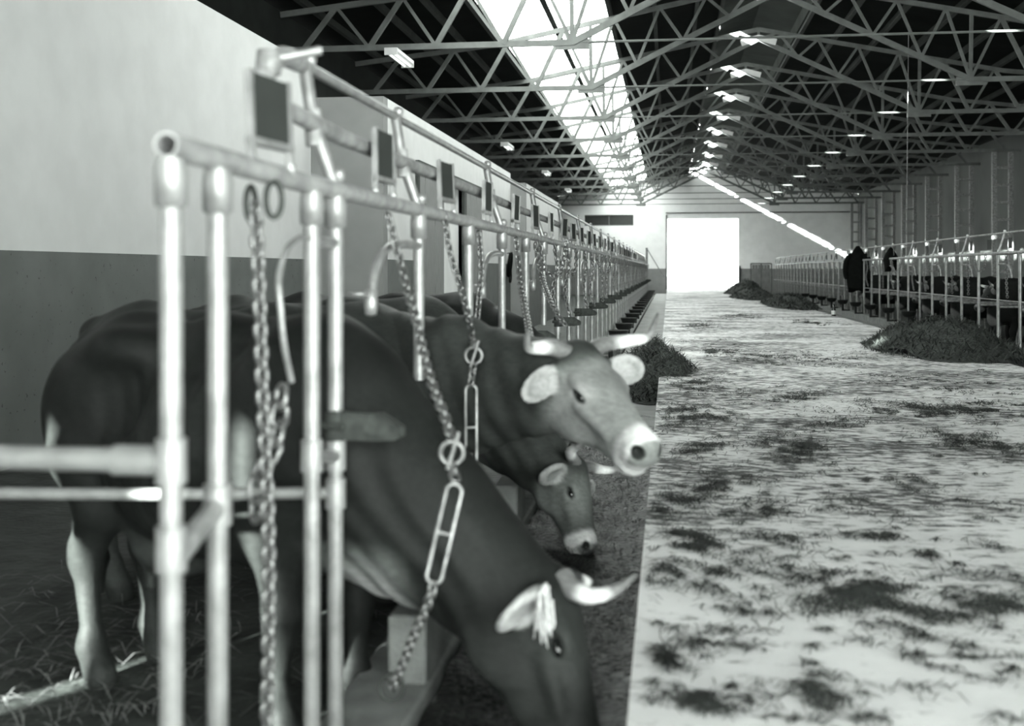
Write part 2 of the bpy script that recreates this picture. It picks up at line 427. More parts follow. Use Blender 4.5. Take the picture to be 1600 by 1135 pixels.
# far end wall with doorway and window
DX0, DX1, DTOP = -0.08, 4.18, E + 79 * Y_END / F
WX0, WX1, WZ0, WZ1 = -5.15, -2.15, E + 69 * Y_END / F, E + 86 * Y_END / F
mb = wall_panels(MB(), 'x', Y_END, Y_END + 0.3, XL, XR, 0.0, E + 3.95, [(DX0, DX1, 0.0, DTOP), (WX0, WX1, WZ0, WZ1)])
gz = E + 3.95
gv = []
for y in (Y_END, Y_END + 0.3):
    gv += [(XL, y, gz), (XR, y, gz), (XR, y, roof_z(XR) - 0.03), (7.9, y, roof_z(7.9) - 0.03), (MONR, y, roof_z(MONR) - 0.03), (MONR, y, roof_z(MONL) + .25), (MONL, y, roof_z(MONL) + .25), (MONL, y, roof_z(MONL) - 0.03), (-3.54, y, roof_z(-3.54) - 0.03), (XL, y, roof_z(XL) - 0.03)]
mb.add(gv, [tuple(range(10)), tuple(reversed(range(10, 20)))])
struct('wall_far', mb, 'wall_end', 'pale far end wall with the bright doorway')
# near end wall behind the camera, its wide opening added and sized as a light source
mb = wall_panels(MB(), 'x', Y_NEAR - 0.3, Y_NEAR, WL - .25, XR, 0.0, roof_z(XL) - 0.1, [(-1.4, 11.0, 0.0, E + 3.75)])
gz = roof_z(XL) - 0.1
mb.add([(WL - .25, Y_NEAR, gz), (XR, Y_NEAR, gz), (RIDGE_X, Y_NEAR, roof_z(RIDGE_X) - 0.05), (WL - .25, Y_NEAR - .3, gz), (XR, Y_NEAR - .3, gz), (RIDGE_X, Y_NEAR - .3, roof_z(RIDGE_X) - 0.05)], [(2, 1, 0), (3, 4, 5)])
struct('wall_near', mb, 'white_wall', 'near end wall behind the camera with a wide opening added for light')

# window in the far wall
w2 = thing('window_1', 'low dark window with two panes in the far wall', None, (WX0, Y_END, WZ0), kind='structure')
wpart('window_frame', MB().box(WX0, WX1, Y_END + .1, Y_END + .2, WZ0, WZ0 + .05).box(WX0, WX1, Y_END + .1, Y_END + .2, WZ1 - .05, WZ1).box((WX0 + WX1) / 2 - .03, (WX0 + WX1) / 2 + .03, Y_END + .08, Y_END + .2, WZ0, WZ1), 'truss', w2)
for a, b in ((WX0, (WX0 + WX1) / 2 - .03), ((WX0 + WX1) / 2 + .03, WX1)):
    wpart('pane', MB().box(a, b, Y_END + .14, Y_END + .16, WZ0 + .05, WZ1 - .05), 'glass_dark', w2)
# far door frame and slide rail
dr = thing('door_1', 'dark frame and slide rail of the bright far doorway', None, (DX0, Y_END, TABLE_Z), kind='structure')
wpart('door_frame', MB().box(DX0 - .1, DX0 - .01, Y_END - .06, Y_END - .002, TABLE_Z, DTOP + .25), 'jamb', dr)
wpart('slide_rail', MB().box(DX0 - 0.1, XR - .1, Y_END - .08, Y_END - .03, DTOP + .33, DTOP + .39), 'jamb', dr)
wpart('stop_post', MB().box(DX1 + .02, DX1 + .12, Y_END - .1, Y_END - .01, TABLE_Z, E + .25), 'jamb', dr)
# doorway leaves in the middle room
d2 = thing('door_2', 'grey boarded sliding doors in the white side wall', None, (B2X, DY0, 0), kind='structure')
wpart('slide_rail', MB().box(B2X + .005, B2X + .07, DY0 - .15, DY1 + .35, DZ - .02, DZ + .09), 'jamb', d2)
wpart('door_frame', MB().box(B2X + .0, B2X + .05, DY0 - .14, DY0, 0, DZ).box(B2X, B2X + .05, 22.15, 22.4, 0, DZ), 'jamb', d2)
for k in range(5):
    wpart('plank', MB().box(B2X + .01, B2X + .045 + .006 * (k % 2), DY0 + .02 + k * .4, DY0 + .41 + k * .4, 0.02, DZ - .03), 'door', d2)
for k in range(5):
    wpart('plank', MB().box(B2X + .01, B2X + .045 + .006 * (k % 2), 22.42 + k * .38, 22.79 + k * .38, 0.02, DZ - .03), 'door', d2)
wpart('door_panel', MB().box(B2X - .12, B2X - .06, DY0 + 2.05, 22.1, 0.02, DZ - .03), 'white_wall', d2)
# sliding door standing in front of the wall gaps, behind the camera
d3 = thing('door_3', 'sliding door leaf in the near left wall behind the camera', None, (WL, -1.8, 0), kind='structure')
for k in range(4):
    wpart('plank', MB().box(WL + .01, WL + .06, -2.69 + k * .415, -2.28 + k * .415, .03, 3.4), 'door', d3)

# ------------------------------------------------------------------ setting: roof
def slope(x0, x1, y0, y1, th=0.05):
    z0, z1 = roof_z(x0), roof_z(x1)
    vs = [(x, y, z) for y in (y0, y1) for x, z in ((x0, z0), (x1, z1), (x1, z1 + th), (x0, z0 + th))]
    return MB().add(vs, [(0, 1, 2, 3), (7, 6, 5, 4), (0, 4, 5, 1), (1, 5, 6, 2), (2, 6, 7, 3), (3, 7, 4, 0)])
RY0, RY1 = Y_NEAR - .3, Y_END + .4
SKY0, SKY1 = 11.0, 70.6
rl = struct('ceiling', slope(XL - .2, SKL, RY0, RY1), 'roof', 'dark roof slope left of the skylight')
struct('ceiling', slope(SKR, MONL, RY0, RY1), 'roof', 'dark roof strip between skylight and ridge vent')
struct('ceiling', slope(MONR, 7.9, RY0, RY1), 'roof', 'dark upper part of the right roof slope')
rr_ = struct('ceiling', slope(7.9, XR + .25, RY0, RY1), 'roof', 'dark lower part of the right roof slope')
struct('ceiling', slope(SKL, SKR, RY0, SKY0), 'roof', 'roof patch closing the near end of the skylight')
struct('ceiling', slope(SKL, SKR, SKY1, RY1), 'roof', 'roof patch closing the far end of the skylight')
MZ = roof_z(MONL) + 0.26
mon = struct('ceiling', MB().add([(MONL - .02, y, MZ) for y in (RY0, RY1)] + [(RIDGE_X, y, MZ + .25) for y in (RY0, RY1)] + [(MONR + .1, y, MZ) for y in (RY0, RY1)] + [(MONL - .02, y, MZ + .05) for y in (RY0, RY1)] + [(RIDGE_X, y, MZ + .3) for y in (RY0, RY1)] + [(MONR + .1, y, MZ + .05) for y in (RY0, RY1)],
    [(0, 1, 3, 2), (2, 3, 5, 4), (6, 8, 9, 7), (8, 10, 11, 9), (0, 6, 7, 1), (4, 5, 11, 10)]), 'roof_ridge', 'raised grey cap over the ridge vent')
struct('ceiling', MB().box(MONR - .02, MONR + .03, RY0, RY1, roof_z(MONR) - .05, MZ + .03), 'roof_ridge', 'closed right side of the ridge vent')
prop = MB().box(-.03, .03, -.04, .04, 0, MZ - roof_z(MONL) + .02).mesh('vent_post'); prop.materials.append(M['white_plate'])
# purlins
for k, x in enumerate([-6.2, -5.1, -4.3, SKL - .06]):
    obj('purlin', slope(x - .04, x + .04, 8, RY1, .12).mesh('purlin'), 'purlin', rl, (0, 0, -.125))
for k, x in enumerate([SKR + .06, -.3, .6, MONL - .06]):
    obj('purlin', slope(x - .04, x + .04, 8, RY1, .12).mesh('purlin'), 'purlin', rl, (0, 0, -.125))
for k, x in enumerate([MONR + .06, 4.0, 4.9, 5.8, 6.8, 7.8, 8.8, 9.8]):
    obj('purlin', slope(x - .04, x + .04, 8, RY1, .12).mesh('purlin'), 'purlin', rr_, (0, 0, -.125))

# skylight
sk = thing('window_2', 'long glaring skylight strip in the left roof slope', None, (SKL, SKY0, roof_z(SKL)), kind='structure')
NP = 25; dyp = (SKY1 - SKY0) / NP
xm = (SKL + SKR) / 2
for side, (a, b) in enumerate(((SKL, xm - .035), (xm + .035, SKR))):
    me = slope(a, b, 0, dyp - .03, .02).mesh('pane', (SKL, 0, roof_z(SKL))); me.materials.append(M['skylight'])
    for k in range(NP):
        obj('pane', me, None, sk, (0, k * dyp, 0.03))
wpart('glazing_bar', slope(xm - .05, xm + .05, SKY0, SKY1, .06), 'purlin', sk)
crb = slope(SKL, SKR, -.025, .025, .05).mesh('cross_bar', (SKL, 0, roof_z(SKL))); crb.materials.append(M['truss'])
for k in range(0, NP + 1, 4):
    obj('cross_bar', crb, None, sk, (0, k * dyp - .015, -.03))

# ------------------------------------------------------------------ roof trusses
ZC = E + 3.8
GL, GR = -1.6, 2 * RIDGE_X + 1.6
ZAP = E + 5.66
TY = [19.2 + 4.79 * n for n in range(-1, 11)]
def mir(p): return (2 * RIDGE_X - p[0], p[1], p[2])
def truss_meshes():
    parts = []   # (name, mesh)
    def topz(x): return roof_z(x) - .19
    def rake(x): return ZC + (ZAP - ZC) * (x - GL) / (RIDGE_X - GL)
    def P(x, z): return (x, 0, z)
    def both(name, fn, m):
        for s in (0, 1):
            mb = MB(); fn(mb, (lambda p: p) if s == 0 else mir); me = mb.mesh(name); me.materials.append(M[m]); parts.append((name, me))
    both('bottom_chord', lambda mb, q: (mb.bar(q(P(XL + .05, ZC)), q(P(GL, ZC)), .05, .10)), 'truss')
    both('raking_chord', lambda mb, q: mb.bar(q(P(GL, ZC)), q(P(RIDGE_X, ZAP)), .06, .11), 'truss')
    both('top_chord', lambda mb, q: (mb.bar(q(P(XL + .1, topz(XL + .1))), q(P(-3.54, topz(-3.54))), .06, .10), mb.bar(q(P(-3.54, topz(-3.54))), q(P(RIDGE_X, topz(RIDGE_X))), .06, .10)), 'truss')
    both('gusset_plate', lambda mb, q: mb.bar(q(P(GL - .28, ZC - .03)), q(P(GL + .28, ZC - .03)), .03, .17), 'gusset_dark')
    mb = MB().tube([(GL, 0, ZC), (GR, 0, ZC)], .022, 6); me = mb.mesh('tie_rod'); me.materials.append(M['truss']); parts.append(('tie_rod', me))
    c = ZAP; o = []
    prof = [(-.44, -.02), (-.40, -.17), (-.17, -.10), (0, -.04), (.17, -.10), (.40, -.17), (.44, -.02), (0, .1)]
    vs = [(RIDGE_X + x, -.05, c + z) for x, z in prof] + [(RIDGE_X + x, .05, c + z) for x, z in prof]
    fs = [(0, 1, 2, 3, 7), (7, 3, 4, 5, 6), (15, 11, 10, 9, 8), (14, 13, 12, 11, 15)] + [(i, 8 + i, 8 + (i + 1) % 8, (i + 1) % 8) for i in range(8)]
    me = MB().add(vs, fs).mesh('apex_plate'); me.materials.append(M['white_plate']); parts.append(('apex_plate', me))
    bn = [GL - 1.16 * k for k in range(5)]; tn = [GL - .58 - 1.16 * k for k in range(4)]
    def web(a, b, wd):
        for s in (0, 1):
            q = (lambda p: p) if s == 0 else mir
            me = MB().bar(q(a), q(b), wd * .7, wd).mesh('web_bar'); me.materials.append(M['truss']); parts.append(('web_bar', me))
    for k in range(4):
        web(P(bn[k], ZC), P(tn[k], topz(tn[k])), .055); web(P(tn[k], topz(tn[k])), P(bn[k + 1], ZC), .085)
    rb = [GL + .945 * k for k in range(5)]; rt = [GL + .47 + .945 * k for k in range(4)]
    web(P(GL, ZC), P(GL - .02, topz(GL)), .07)
    for k in range(4):
        web(P(rb[k], rake(rb[k])), P(rt[k], topz(rt[k])), .06); web(P(rt[k], topz(rt[k])), P(rb[k + 1], rake(rb[k + 1])), .06)
    me = MB().bar(P(RIDGE_X, ZAP), P(RIDGE_X, topz(RIDGE_X)), .05, .06, (1, 0, 0)).mesh('king_post'); me.materials.append(M['truss']); parts.append(('king_post', me))
    return parts
TP = truss_meshes()
for i, y in enumerate(TY):
    where = 'roof truss nearest the camera, high above the left rail' if i == 0 else ('steel roof truss, %s from the camera under the skylight' % ordn(i) if i < len(TY) - 1 else 'farthest steel roof truss, just before the far end wall')
    t = thing('roof_truss', where, 'truss', (0, y, 0), group='steel roof trusses')
    for n, me in TP: obj(n, me, None, t)
for y in TY: 
    obj('vent_post', prop, None, mon, (MONL + .0, y, roof_z(MONL)))
    obj('vent_post', prop, None, mon, (MONL + .0, y + 1.3, roof_z(MONL)))

# lattice columns along the right wall
colm = []
CX0, CX1 = 10.25, 10.75
colm.append(('chord', MB().box(CX0 - .07, CX0 + .07, -.06, .06, 0.002, ZC - .05).mesh('chord'), 'pipe_dull'))
colm.append(('chord', MB().box(CX1 - .07, CX1 + .07, -.06, .06, 0.002, ZC - .05).mesh('chord'), 'pipe_dull'))
for k in range(9):
    colm.append(('batten', MB().box(CX0 + .07, CX1 - .07, -.05, .05, .35 + .55 * k, .43 + .55 * k).mesh('batten'), 'pipe_dull'))
for n, me, m in colm: me.materials.append(M[m])
for i, y in enumerate(TY[3:]):
    t = thing('lattice_column', 'steel lattice column by the right wall, %s from the camera' % ordn(i), 'column', (0, y, 0), group='lattice columns along the right wall')
    for n, me, m in colm: obj(n, me, None, t)

# ------------------------------------------------------------------ feed rails
def ring_path(cx, r, n=14): return [(r * math.cos(2 * math.pi * k / n), 0, r * math.sin(2 * math.pi * k / n)) for k in range(n)]
def link_mesh(Lk, Wd, r, n=10, m=5, name='link'):
    """oval chain link lying in the xz plane, long axis z"""
    pts = []; hl = Lk / 2 - Wd / 2
    for k in range(n):
        a = 2 * math.pi * (k + .5) / n
        pts.append((Wd / 2 * math.cos(a), 0, Wd / 2 * math.sin(a) + (hl if math.sin(a) > 0 else -hl)))
    return MB().tube(pts, r, m, closed=True)
def smooth_path(pts, n=8):
    pts = [Vector(p) for p in pts]; out = []
    P = [pts[0]] + pts + [pts[-1]]
    for i in range(1, len(P) - 2):
        p0, p1, p2, p3 = P[i - 1], P[i], P[i + 1], P[i + 2]
        for k in range(n):
            t = k / n
            out.append(0.5 * ((2 * p1) + (-p0 + p2) * t + (2 * p0 - 5 * p1 + 4 * p2 - p3) * t * t + (-p0 + 3 * p1 - 3 * p2 + p3) * t ** 3))
    out.append(pts[-1]); return out
def chain_points(path, pitch):
    path = smooth_path(path, 10) if len(path) > 2 else [Vector(p) for p in path]
    out = []; acc = 0.0; need = pitch / 2
    for a, b in zip(path[:-1], path[1:]):
        L = (b - a).length; t = (b - a).normalized() if L > 0 else Vector((0, 0, -1))
        while acc + L >= need:
            out.append((a + t * (need - acc), t)); need += pitch
        acc += L
    return out
def orient(t, roll):
    z = t.normalized(); x = z.cross(Vector((0.3, 1, 0.1))).normalized(); y = z.cross(x)
    m = Matrix((x, y, z)).transposed().to_4x4()
    return m @ Matrix.Rotation(roll, 4, 'Z')
def chain(label, path, Lk=0.045, Wd=0.030, r=0.0055, name='tether_chain', group=None, extra=None):
    base = Vector(path[0])
    t = thing(name, label, 'chain', base, group=group)
    me = link_mesh(Lk, Wd, r).mesh('link'); me.materials.append(M['chain'])
    for k, (p, tg) in enumerate(chain_points(path, Lk - 2 * r - .002)):
        o = obj('link', me, None, t)
        o.matrix_local = Matrix.Translation(p - base) @ orient(tg, (k % 2) * math.pi / 2 + .35)
    return t

LY0, STEP = 3.35, 1.16
HZ = E + 0.244
def feed_rail_left():
    t = thing('feed_rail', 'long galvanised pipe feed rail running away on the left, over the cows', 'feed rail', (RX, 2.2, 0))
    YE = 52.5
    # header pipe, slightly sagging and lumpy
    pts = [(RX, 2.175, HZ + .005)] + [(RX + random.uniform(-.006, .006), y, HZ + random.uniform(-.006, .006)) for y in np.arange(3.0, YE, 1.7)] + [(RX, YE, HZ)]
    wpart('header_pipe', MB().tube(pts, .027, 14, caps=False, inner=.021), 'header', t)
    mx, mz = -1.052, E + .43; tx, tz = -1.085, E + .615
    wpart('middle_pipe', MB().tube([(mx, 2.92, mz + .02)] + [(mx + random.uniform(-.005, .005), y, mz + random.uniform(-.006, .006)) for y in np.arange(3.6, 30, 2.3)] + [(mx, 30, mz)], .026, 12), 'pipe_dull', t)
    wpart('top_pipe', MB().tube([(tx, 3.28, tz), (tx, YE, tz)], .017, 10), 'pipe', t)
    # end fitting with a short lever at the near end of the middle pipe
    e = Vector((mx, 2.92, mz + .02))
    fit = wpart('end_fitting', MB().tube(smooth_path([(mx, 2.93, mz - .01), (mx - .012, 2.92, mz + .06), (mx - .005, 2.98, mz + .125), (tx + .02, 3.10, tz - .02), (tx, 3.3, tz)], 5), .030, 12).lathe([(0.0, .16), (.030, .155), (.034, .12), (.034, .09), (0.0, .085)], 12, (mx - .004, 2.95, mz)), 'pipe_dull', t)
    wpart('lever_handle', MB().tube([(mx, 2.97, mz + .135), (mx + .12, 3.02, mz + .165)], [.011, .013], 10), 'pipe', t)
    # vertical posts, hanger bars
    post = MB().tube([(0, 0, KERB_Z), (0, 0, HZ - .02)], .0235, 14).mesh('post'); post.materials.append(M['pipe'])
    hang = MB().tube([(0, 0, 1.10), (0, 0, HZ - .02)], .0225, 12).mesh('hanger_bar'); hang.materials.append(M['pipe'])
    col = MB().tube([(0, 0, -.045), (0, 0, .045)], .032, 14).mesh('collar'); col.materials.append(M['pipe'])
    sock = MB().lathe([(.024, -.10), (.033, -.095), (.034, -.03), (.030, 0.0)], 14).mesh('socket'); sock.materials.append(M['pipe'])
    def add_post(y, cols=()):
        p = obj('post', post, None, t, (0, y - 2.2, 0))
        obj('socket', sock, None, p, (0, 0, HZ - .02))
        for z in cols: obj('collar', col, None, p, (0, 0, z))
        return p
    add_post(2.2, (1.156, .98)); add_post(2.44, (1.02,)); add_post(3.12, (1.02,)); add_post(LY0, (.985, .87))
    arm_pts = [(0, 0, HZ), (mx - RX, -.02, mz), (tx - RX, 0.0, tz)]
    arm = MB().tube(arm_pts, .0205, 10).mesh('brace_arm'); arm.materials.append(M['pipe'])
    acl = MB().tube([(mx - RX + .004, -.02, mz - .06), (mx - RX - .004, -.02, mz + .05)], .026, 10).mesh('clamp'); acl.materials.append(M['pipe_dull'])
    knob = MB().lathe([(0, .028), (.016, .022), (.022, .008), (.018, -.012), (0, -.02)], 10).mesh('knob'); knob.materials.append(M['pipe'])
    bent = MB().tube(smooth_path([(0, 0, 1.635), (0, -.30, 1.635), (0, -.55, 1.61), (.0, -.70, 1.53), (.0, -.745, 1.42)], 6), .0165, 10).mesh('bent_arm'); bent.materials.append(M['pipe'])
    bcap = MB().lathe([(0, -.035), (.02, -.03), (.023, 0), (.023, .05), (.0165, .055)], 10).mesh('cap'); bcap.materials.append(M['pipe'])
    eye = MB().tube([(.03 * math.cos(a) - .035, .03 * math.sin(a), 0) for a in np.linspace(0, 2 * math.pi, 13)[:-1]], .006, 6, closed=True).mesh('eye_ring'); eye.materials.append(M['pipe'])
    pad = MB().bevel_box(-.03, .03, -.17, .03, -.042, .042, .012)
    pad = MB()
    pv = []
    for x, sy in ((.03, 1.0), (.15, .95), (.20, .55), (.215, .3)):
        for yy, zz in ((-1, -1), (1, -1), (1, 1), (-1, 1)): pv.append((x, yy * .022, zz * .042 * sy - (.012 if x > .18 else 0)))
    pad.add(pv, [(0, 3, 2, 1)] + [(i * 4 + k, i * 4 + (k + 1) % 4, i * 4 + 4 + (k + 1) % 4, i * 4 + 4 + k) for i in range(3) for k in range(4)] + [(12, 13, 14, 15)])
    pad.tube([(0, 0, -.044), (0, 0, .044)], .034, 12).tube([(-.055, -.02, 0), (.04, -.036, 0)], .012, 8)
    pad = pad.mesh('rubber_pad'); pad.materials.append(M['pad'])
    n = 0; y = LY0
    while y < YE - .3:
        if n > 0:
            if n % 2 == 1 and n < 7:
                p = obj('hanger_bar', hang, None, t, (0, y - 2.2, 0)); obj('socket', sock, None, p, (0, 0, HZ - .02))
            else: add_post(y, (1.02,))
        if n % 2 == 1 or n == 0:
            a = obj('brace_arm', arm, None, t, (0, y - 2.2, 0))
            obj('clamp', acl, None, a); obj('knob', knob, None, a, (tx - RX, .05, tz + .02)); obj('knob', knob, None, a, (0.01, 0, HZ + .035))
        if n % 2 == 1 and n < 24:
            b = obj('bent_arm', bent, None, t, (0, y - 2.2, 0)); obj('cap', bcap, None, b, (0, -.745, 1.42)); obj('eye_ring', eye, None, b, (-.0, -.78, 1.46))
        if n % 2 == 0: obj('rubber_pad', pad, None, t, (0, y - 2.2, 1.075), (0, 0, -.15 if n == 0 else .4))
        n += 1; y = LY0 + STEP * n
    nmax = n
    # slate boards standing on the header
    bd = MB().box(-.004, .004, -.10, .10, .07, .23).mesh('name_board'); bd.materials.append(M['board'])
    bf = MB()
    bf.box(-.009, .009, -.116, -.10, .0, .235).box(-.009, .009, .10, .116, .0, .235).box(-.012, .012, -.116, .116, .052, .070)
    bf.tube([(0, -.108, .02), (0, -.108, -.02)], .016, 8).tube([(0, .108, .02), (0, .108, -.02)], .016, 8)
    bf = bf.mesh('board_frame'); bf.materials.append(M['pipe'])
    for k in range(30):
        b = obj('name_board', bd, None, t, (0.0, 2.79 + STEP * k - 2.2, HZ + .01), (0, random.uniform(-.05, .05), random.uniform(-.14, -.02)))
        obj('board_frame', bf, None, b)
    # near end: thick gate bar to the left, divider pipe, short connector, bent rod
    wpart('gate_bar', MB().tube([(RX - .02, 2.2, 1.156), (-3.2, 2.2, 1.156)], .0245, 14).tube([(RX - .03, 2.2, 1.156), (RX - .12, 2.2, 1.156)], .031, 14), 'bar_dull', t)
    wpart('divider_pipe', MB().tube(smooth_path([(RX, LY0, .872), (-1.5, 3.24, .875), (-2.2, 3.15, .875), (-2.42, 3.13, .84), (-2.5, 3.12, .70), (-2.52, 3.12, .45), (-2.52, 3.12, .0)], 6), .0185, 12), 'bar_dull', t)
    wpart('connector', MB().tube([(RX, 2.22, .955), (RX, 2.42, 1.015)], .024, 10), 'pipe_dull', t)
    wpart('connector', MB().tube([(RX, 3.14, 1.02), (RX, 3.33, .985)], .022, 10), 'pipe', t)
    wpart('connector', MB().tube([(RX, 3.12, 1.62), (RX, 3.34, 1.62)], .016, 10), 'pipe', t)
    wpart('bent_rod', MB().tube(smooth_path([(RX, 3.12, 1.63), (RX, 3.0, 1.625), (RX, 2.90, 1.59), (RX, 2.845, 1.52), (RX + .01, 2.83, 1.44), (RX + .015, 2.84, 1.35), (RX + .02, 2.885, 1.25)], 6), .0085, 8), 'pipe', t)
    wpart('end_post', MB().tube([(RX, YE, .16), (RX, YE, E + 1.0)], .05, 10), 'pipe_dull', t)
    wpart('stay_rod', MB().tube([(RX + .02, YE, E + .95), (RX + .75, YE, E - .3)], .018, 8), 'pipe_dull', t)
    return t, nmax
railL, NL = feed_rail_left()

def feed_rail_right():
    y0, y1 = 12.0, 58.5
    hz = E + .265
    t = thing('feed_rail', 'galvanised pipe feed rail along the right side of the alley', 'feed rail', (RRX, y0, 0))
    wpart('header_pipe', MB().tube([(RRX, y0, hz), (RRX, y1, hz)], .026, 10), 'pipe_dull', t)
    wpart('top_pipe', MB().tube([(RRX + .1, y0, E + .59), (RRX + .1, y1, E + .59)], .017, 8), 'pipe_dull', t)
    wpart('lower_pipe', MB().tube([(RRX, y0, 1.06), (RRX, y1, 1.06)], .009, 8), 'pipe_dull', t)
    post = MB().tube([(0, 0, .36), (0, 0, hz)], .025, 10).mesh('post'); post.materials.append(M['pipe'])
    arm = MB().tube([(0, 0, hz), (.1, 0, E + .59)], .017, 8).mesh('brace_arm'); arm.materials.append(M['pipe'])
    knob = MB().lathe([(0, .03), (.02, .022), (.024, .008), (.02, -.012), (0, -.02)], 8).mesh('knob'); knob.materials.append(M['white_plate'])
    bd = MB().box(-.004, .004, -.10, .10, .07, .23).mesh('name_board'); bd.materials.append(M['board'])
    div = MB().tube(smooth_path([(0, 0, .95), (1.3, 0, .95), (1.55, 0, .85), (1.6, 0, .5), (1.6, 0, 0)], 5), .02, 8).mesh('divider_pipe'); div.materials.append(M['pipe_dull'])
    bent = MB().tube(smooth_path([(0, 0, 1.635), (0, -.30, 1.635), (0, -.55, 1.61), (.0, -.70, 1.53), (.0, -.745, 1.42)], 4), .0165, 8).mesh('bent_arm'); bent.materials.append(M['pipe_dull'])
    k = 0; y = 12.3
    while y < y1:
        p = obj('post', post, None, t, (0, y - y0, 0))
        if k % 2 == 0:
            a = obj('brace_arm', arm, None, t, (0, y - y0, 0)); obj('knob', knob, None, a, (.1, 0, E + .61))
            obj('bent_arm', bent, None, t, (0, y - y0, 0))
        obj('name_board', bd, None, t, (0.0, y - y0 + .5, hz), (0, 0, random.uniform(-.1, .1)))
        obj('divider_pipe', div, None, t, (0, y - y0, 0))
        k += 1; y += 1.155
    return t, k
railR, NR = feed_rail_right()

# ------------------------------------------------------------------ cows (signed-distance bodies meshed with surface nets)
def surface_nets(f, org, h):
    ins = f < 0
    nx, ny, nz = f.shape
    cnt = np.zeros((nx - 1, ny - 1, nz - 1), np.int8)
    for dx in (0, 1):
        for dy in (0, 1):
            for dz in (0, 1):
                cnt += ins[dx:nx - 1 + dx, dy:ny - 1 + dy, dz:nz - 1 + dz]
    act = (cnt > 0) & (cnt < 8)
    idx = np.argwhere(act)
    vid = np.full(act.shape, -1, np.int32); vid[act] = np.arange(len(idx))
    corners = np.array([(a, b, c) for a in (0, 1) for b in (0, 1) for c in (0, 1)])
    vals = np.stack([f[idx[:, 0] + c[0], idx[:, 1] + c[1], idx[:, 2] + c[2]] for c in corners], 1)
    edges = [(a, b) for a in range(8) for b in range(a + 1, 8) if np.abs(corners[a] - corners[b]).sum() == 1]
    acc = np.zeros((len(idx), 3)); num = np.zeros(len(idx))
    for a, b in edges:
        fa, fb = vals[:, a], vals[:, b]; m = (fa < 0) != (fb < 0)
        t = np.where(m, fa / np.where(m, fa - fb, 1), 0)
        acc += np.where(m[:, None], corners[a] + t[:, None] * (corners[b] - corners[a]), 0); num += m
    V = (idx + acc / num[:, None]) * h + org
    quads = []
    for ax in range(3):
        sl0 = [slice(None)] * 3; sl1 = [slice(None)] * 3
        sl0[ax] = slice(0, -1); sl1[ax] = slice(1, None)
        A, B = ins[tuple(sl0)], ins[tuple(sl1)]
        e = np.argwhere(A != B)
        o1, o2 = [(1, 2), (2, 0), (0, 1)][ax]
        e = e[(e[:, o1] > 0) & (e[:, o2] > 0) & (e[:, o1] < f.shape[o1] - 1) & (e[:, o2] < f.shape[o2] - 1)]
        flip = A[e[:, 0], e[:, 1], e[:, 2]]
        u = np.zeros(3, int); u[o1] = 1; v = np.zeros(3, int); v[o2] = 1
        def g(q): return vid[q[:, 0], q[:, 1], q[:, 2]]
        a, b, c, d = g(e - u - v), g(e - v), g(e), g(e - u)
        q = np.stack([a, b, c, d], 1)
        q[~flip] = q[~flip][:, ::-1]
        quads.append(q)
    return V, np.concatenate(quads)

class SDF:
    def __init__(s, lo, hi, h):
        s.h = h; s.lo = np.array(lo, float); n = np.ceil((np.array(hi) - s.lo) / h).astype(int) + 1
        s.f = np.full(n, 1.0, np.float32)
        s.ax = [s.lo[i] + h * np.arange(n[i]) for i in range(3)]
    def region(s, lo, hi):
        i0 = [max(0, int((lo[k] - s.lo[k]) / s.h)) for k in range(3)]
        i1 = [min(s.f.shape[k], int((hi[k] - s.lo[k]) / s.h) + 2) for k in range(3)]
        sl = tuple(slice(a, max(b, a)) for a, b in zip(i0, i1))
        g = np.meshgrid(*[s.ax[k][sl[k]] for k in range(3)], indexing='ij', sparse=True)
        return sl, g
    def merge(s, sl, d, k, sub=False):
        a = s.f[sl]
        if sub:
            h = np.maximum(k - np.abs(a + d), 0) / k
            s.f[sl] = np.maximum(a, -d) + h * h * k / 4
        else:
            h = np.maximum(k - np.abs(a - d), 0) / k
            s.f[sl] = np.minimum(a, d) - h * h * k / 4
    def cone(s, a, b, ra, rb, k=.06, sy=1.0):
        a = np.array(a, float); b = np.array(b, float); m = max(ra, rb) + k + .05
        lo = np.minimum(a, b) - m; hi = np.maximum(a, b) + m
        sl, (X, Y, Z) = s.region(lo, hi)
        ba = b - a; bb = max(ba @ ba, 1e-9)
        px, py, pz = X - a[0], Y - a[1], Z - a[2]
        t = np.clip((px * ba[0] + py * ba[1] + pz * ba[2]) / bb, 0, 1)
        d = np.sqrt((px - t * ba[0]) ** 2 + ((py - t * ba[1]) / sy) ** 2 + (pz - t * ba[2]) ** 2) - (ra + (rb - ra) * t)
        s.merge(sl, d.astype(np.float32), k); return s
    def ell(s, c, r, k=.06, R=None, sub=False):
        c = np.array(c, float); r = np.array(r, float); m = r.max() + k + .04
        sl, (X, Y, Z) = s.region(c - m, c + m)
        p = [X - c[0], Y - c[1], Z - c[2]]
        if R is not None:   # R columns = local axes
            p = [p[0] * R[0][i] + p[1] * R[1][i] + p[2] * R[2][i] for i in range(3)]
        k0 = np.sqrt((p[0] / r[0]) ** 2 + (p[1] / r[1]) ** 2 + (p[2] / r[2]) ** 2)
        k1 = np.sqrt((p[0] / r[0] ** 2) ** 2 + (p[1] / r[1] ** 2) ** 2 + (p[2] / r[2] ** 2) ** 2)
        d = k0 * (k0 - 1) / np.maximum(k1, 1e-6)
        s.merge(sl, d.astype(np.float32), k, sub); return s

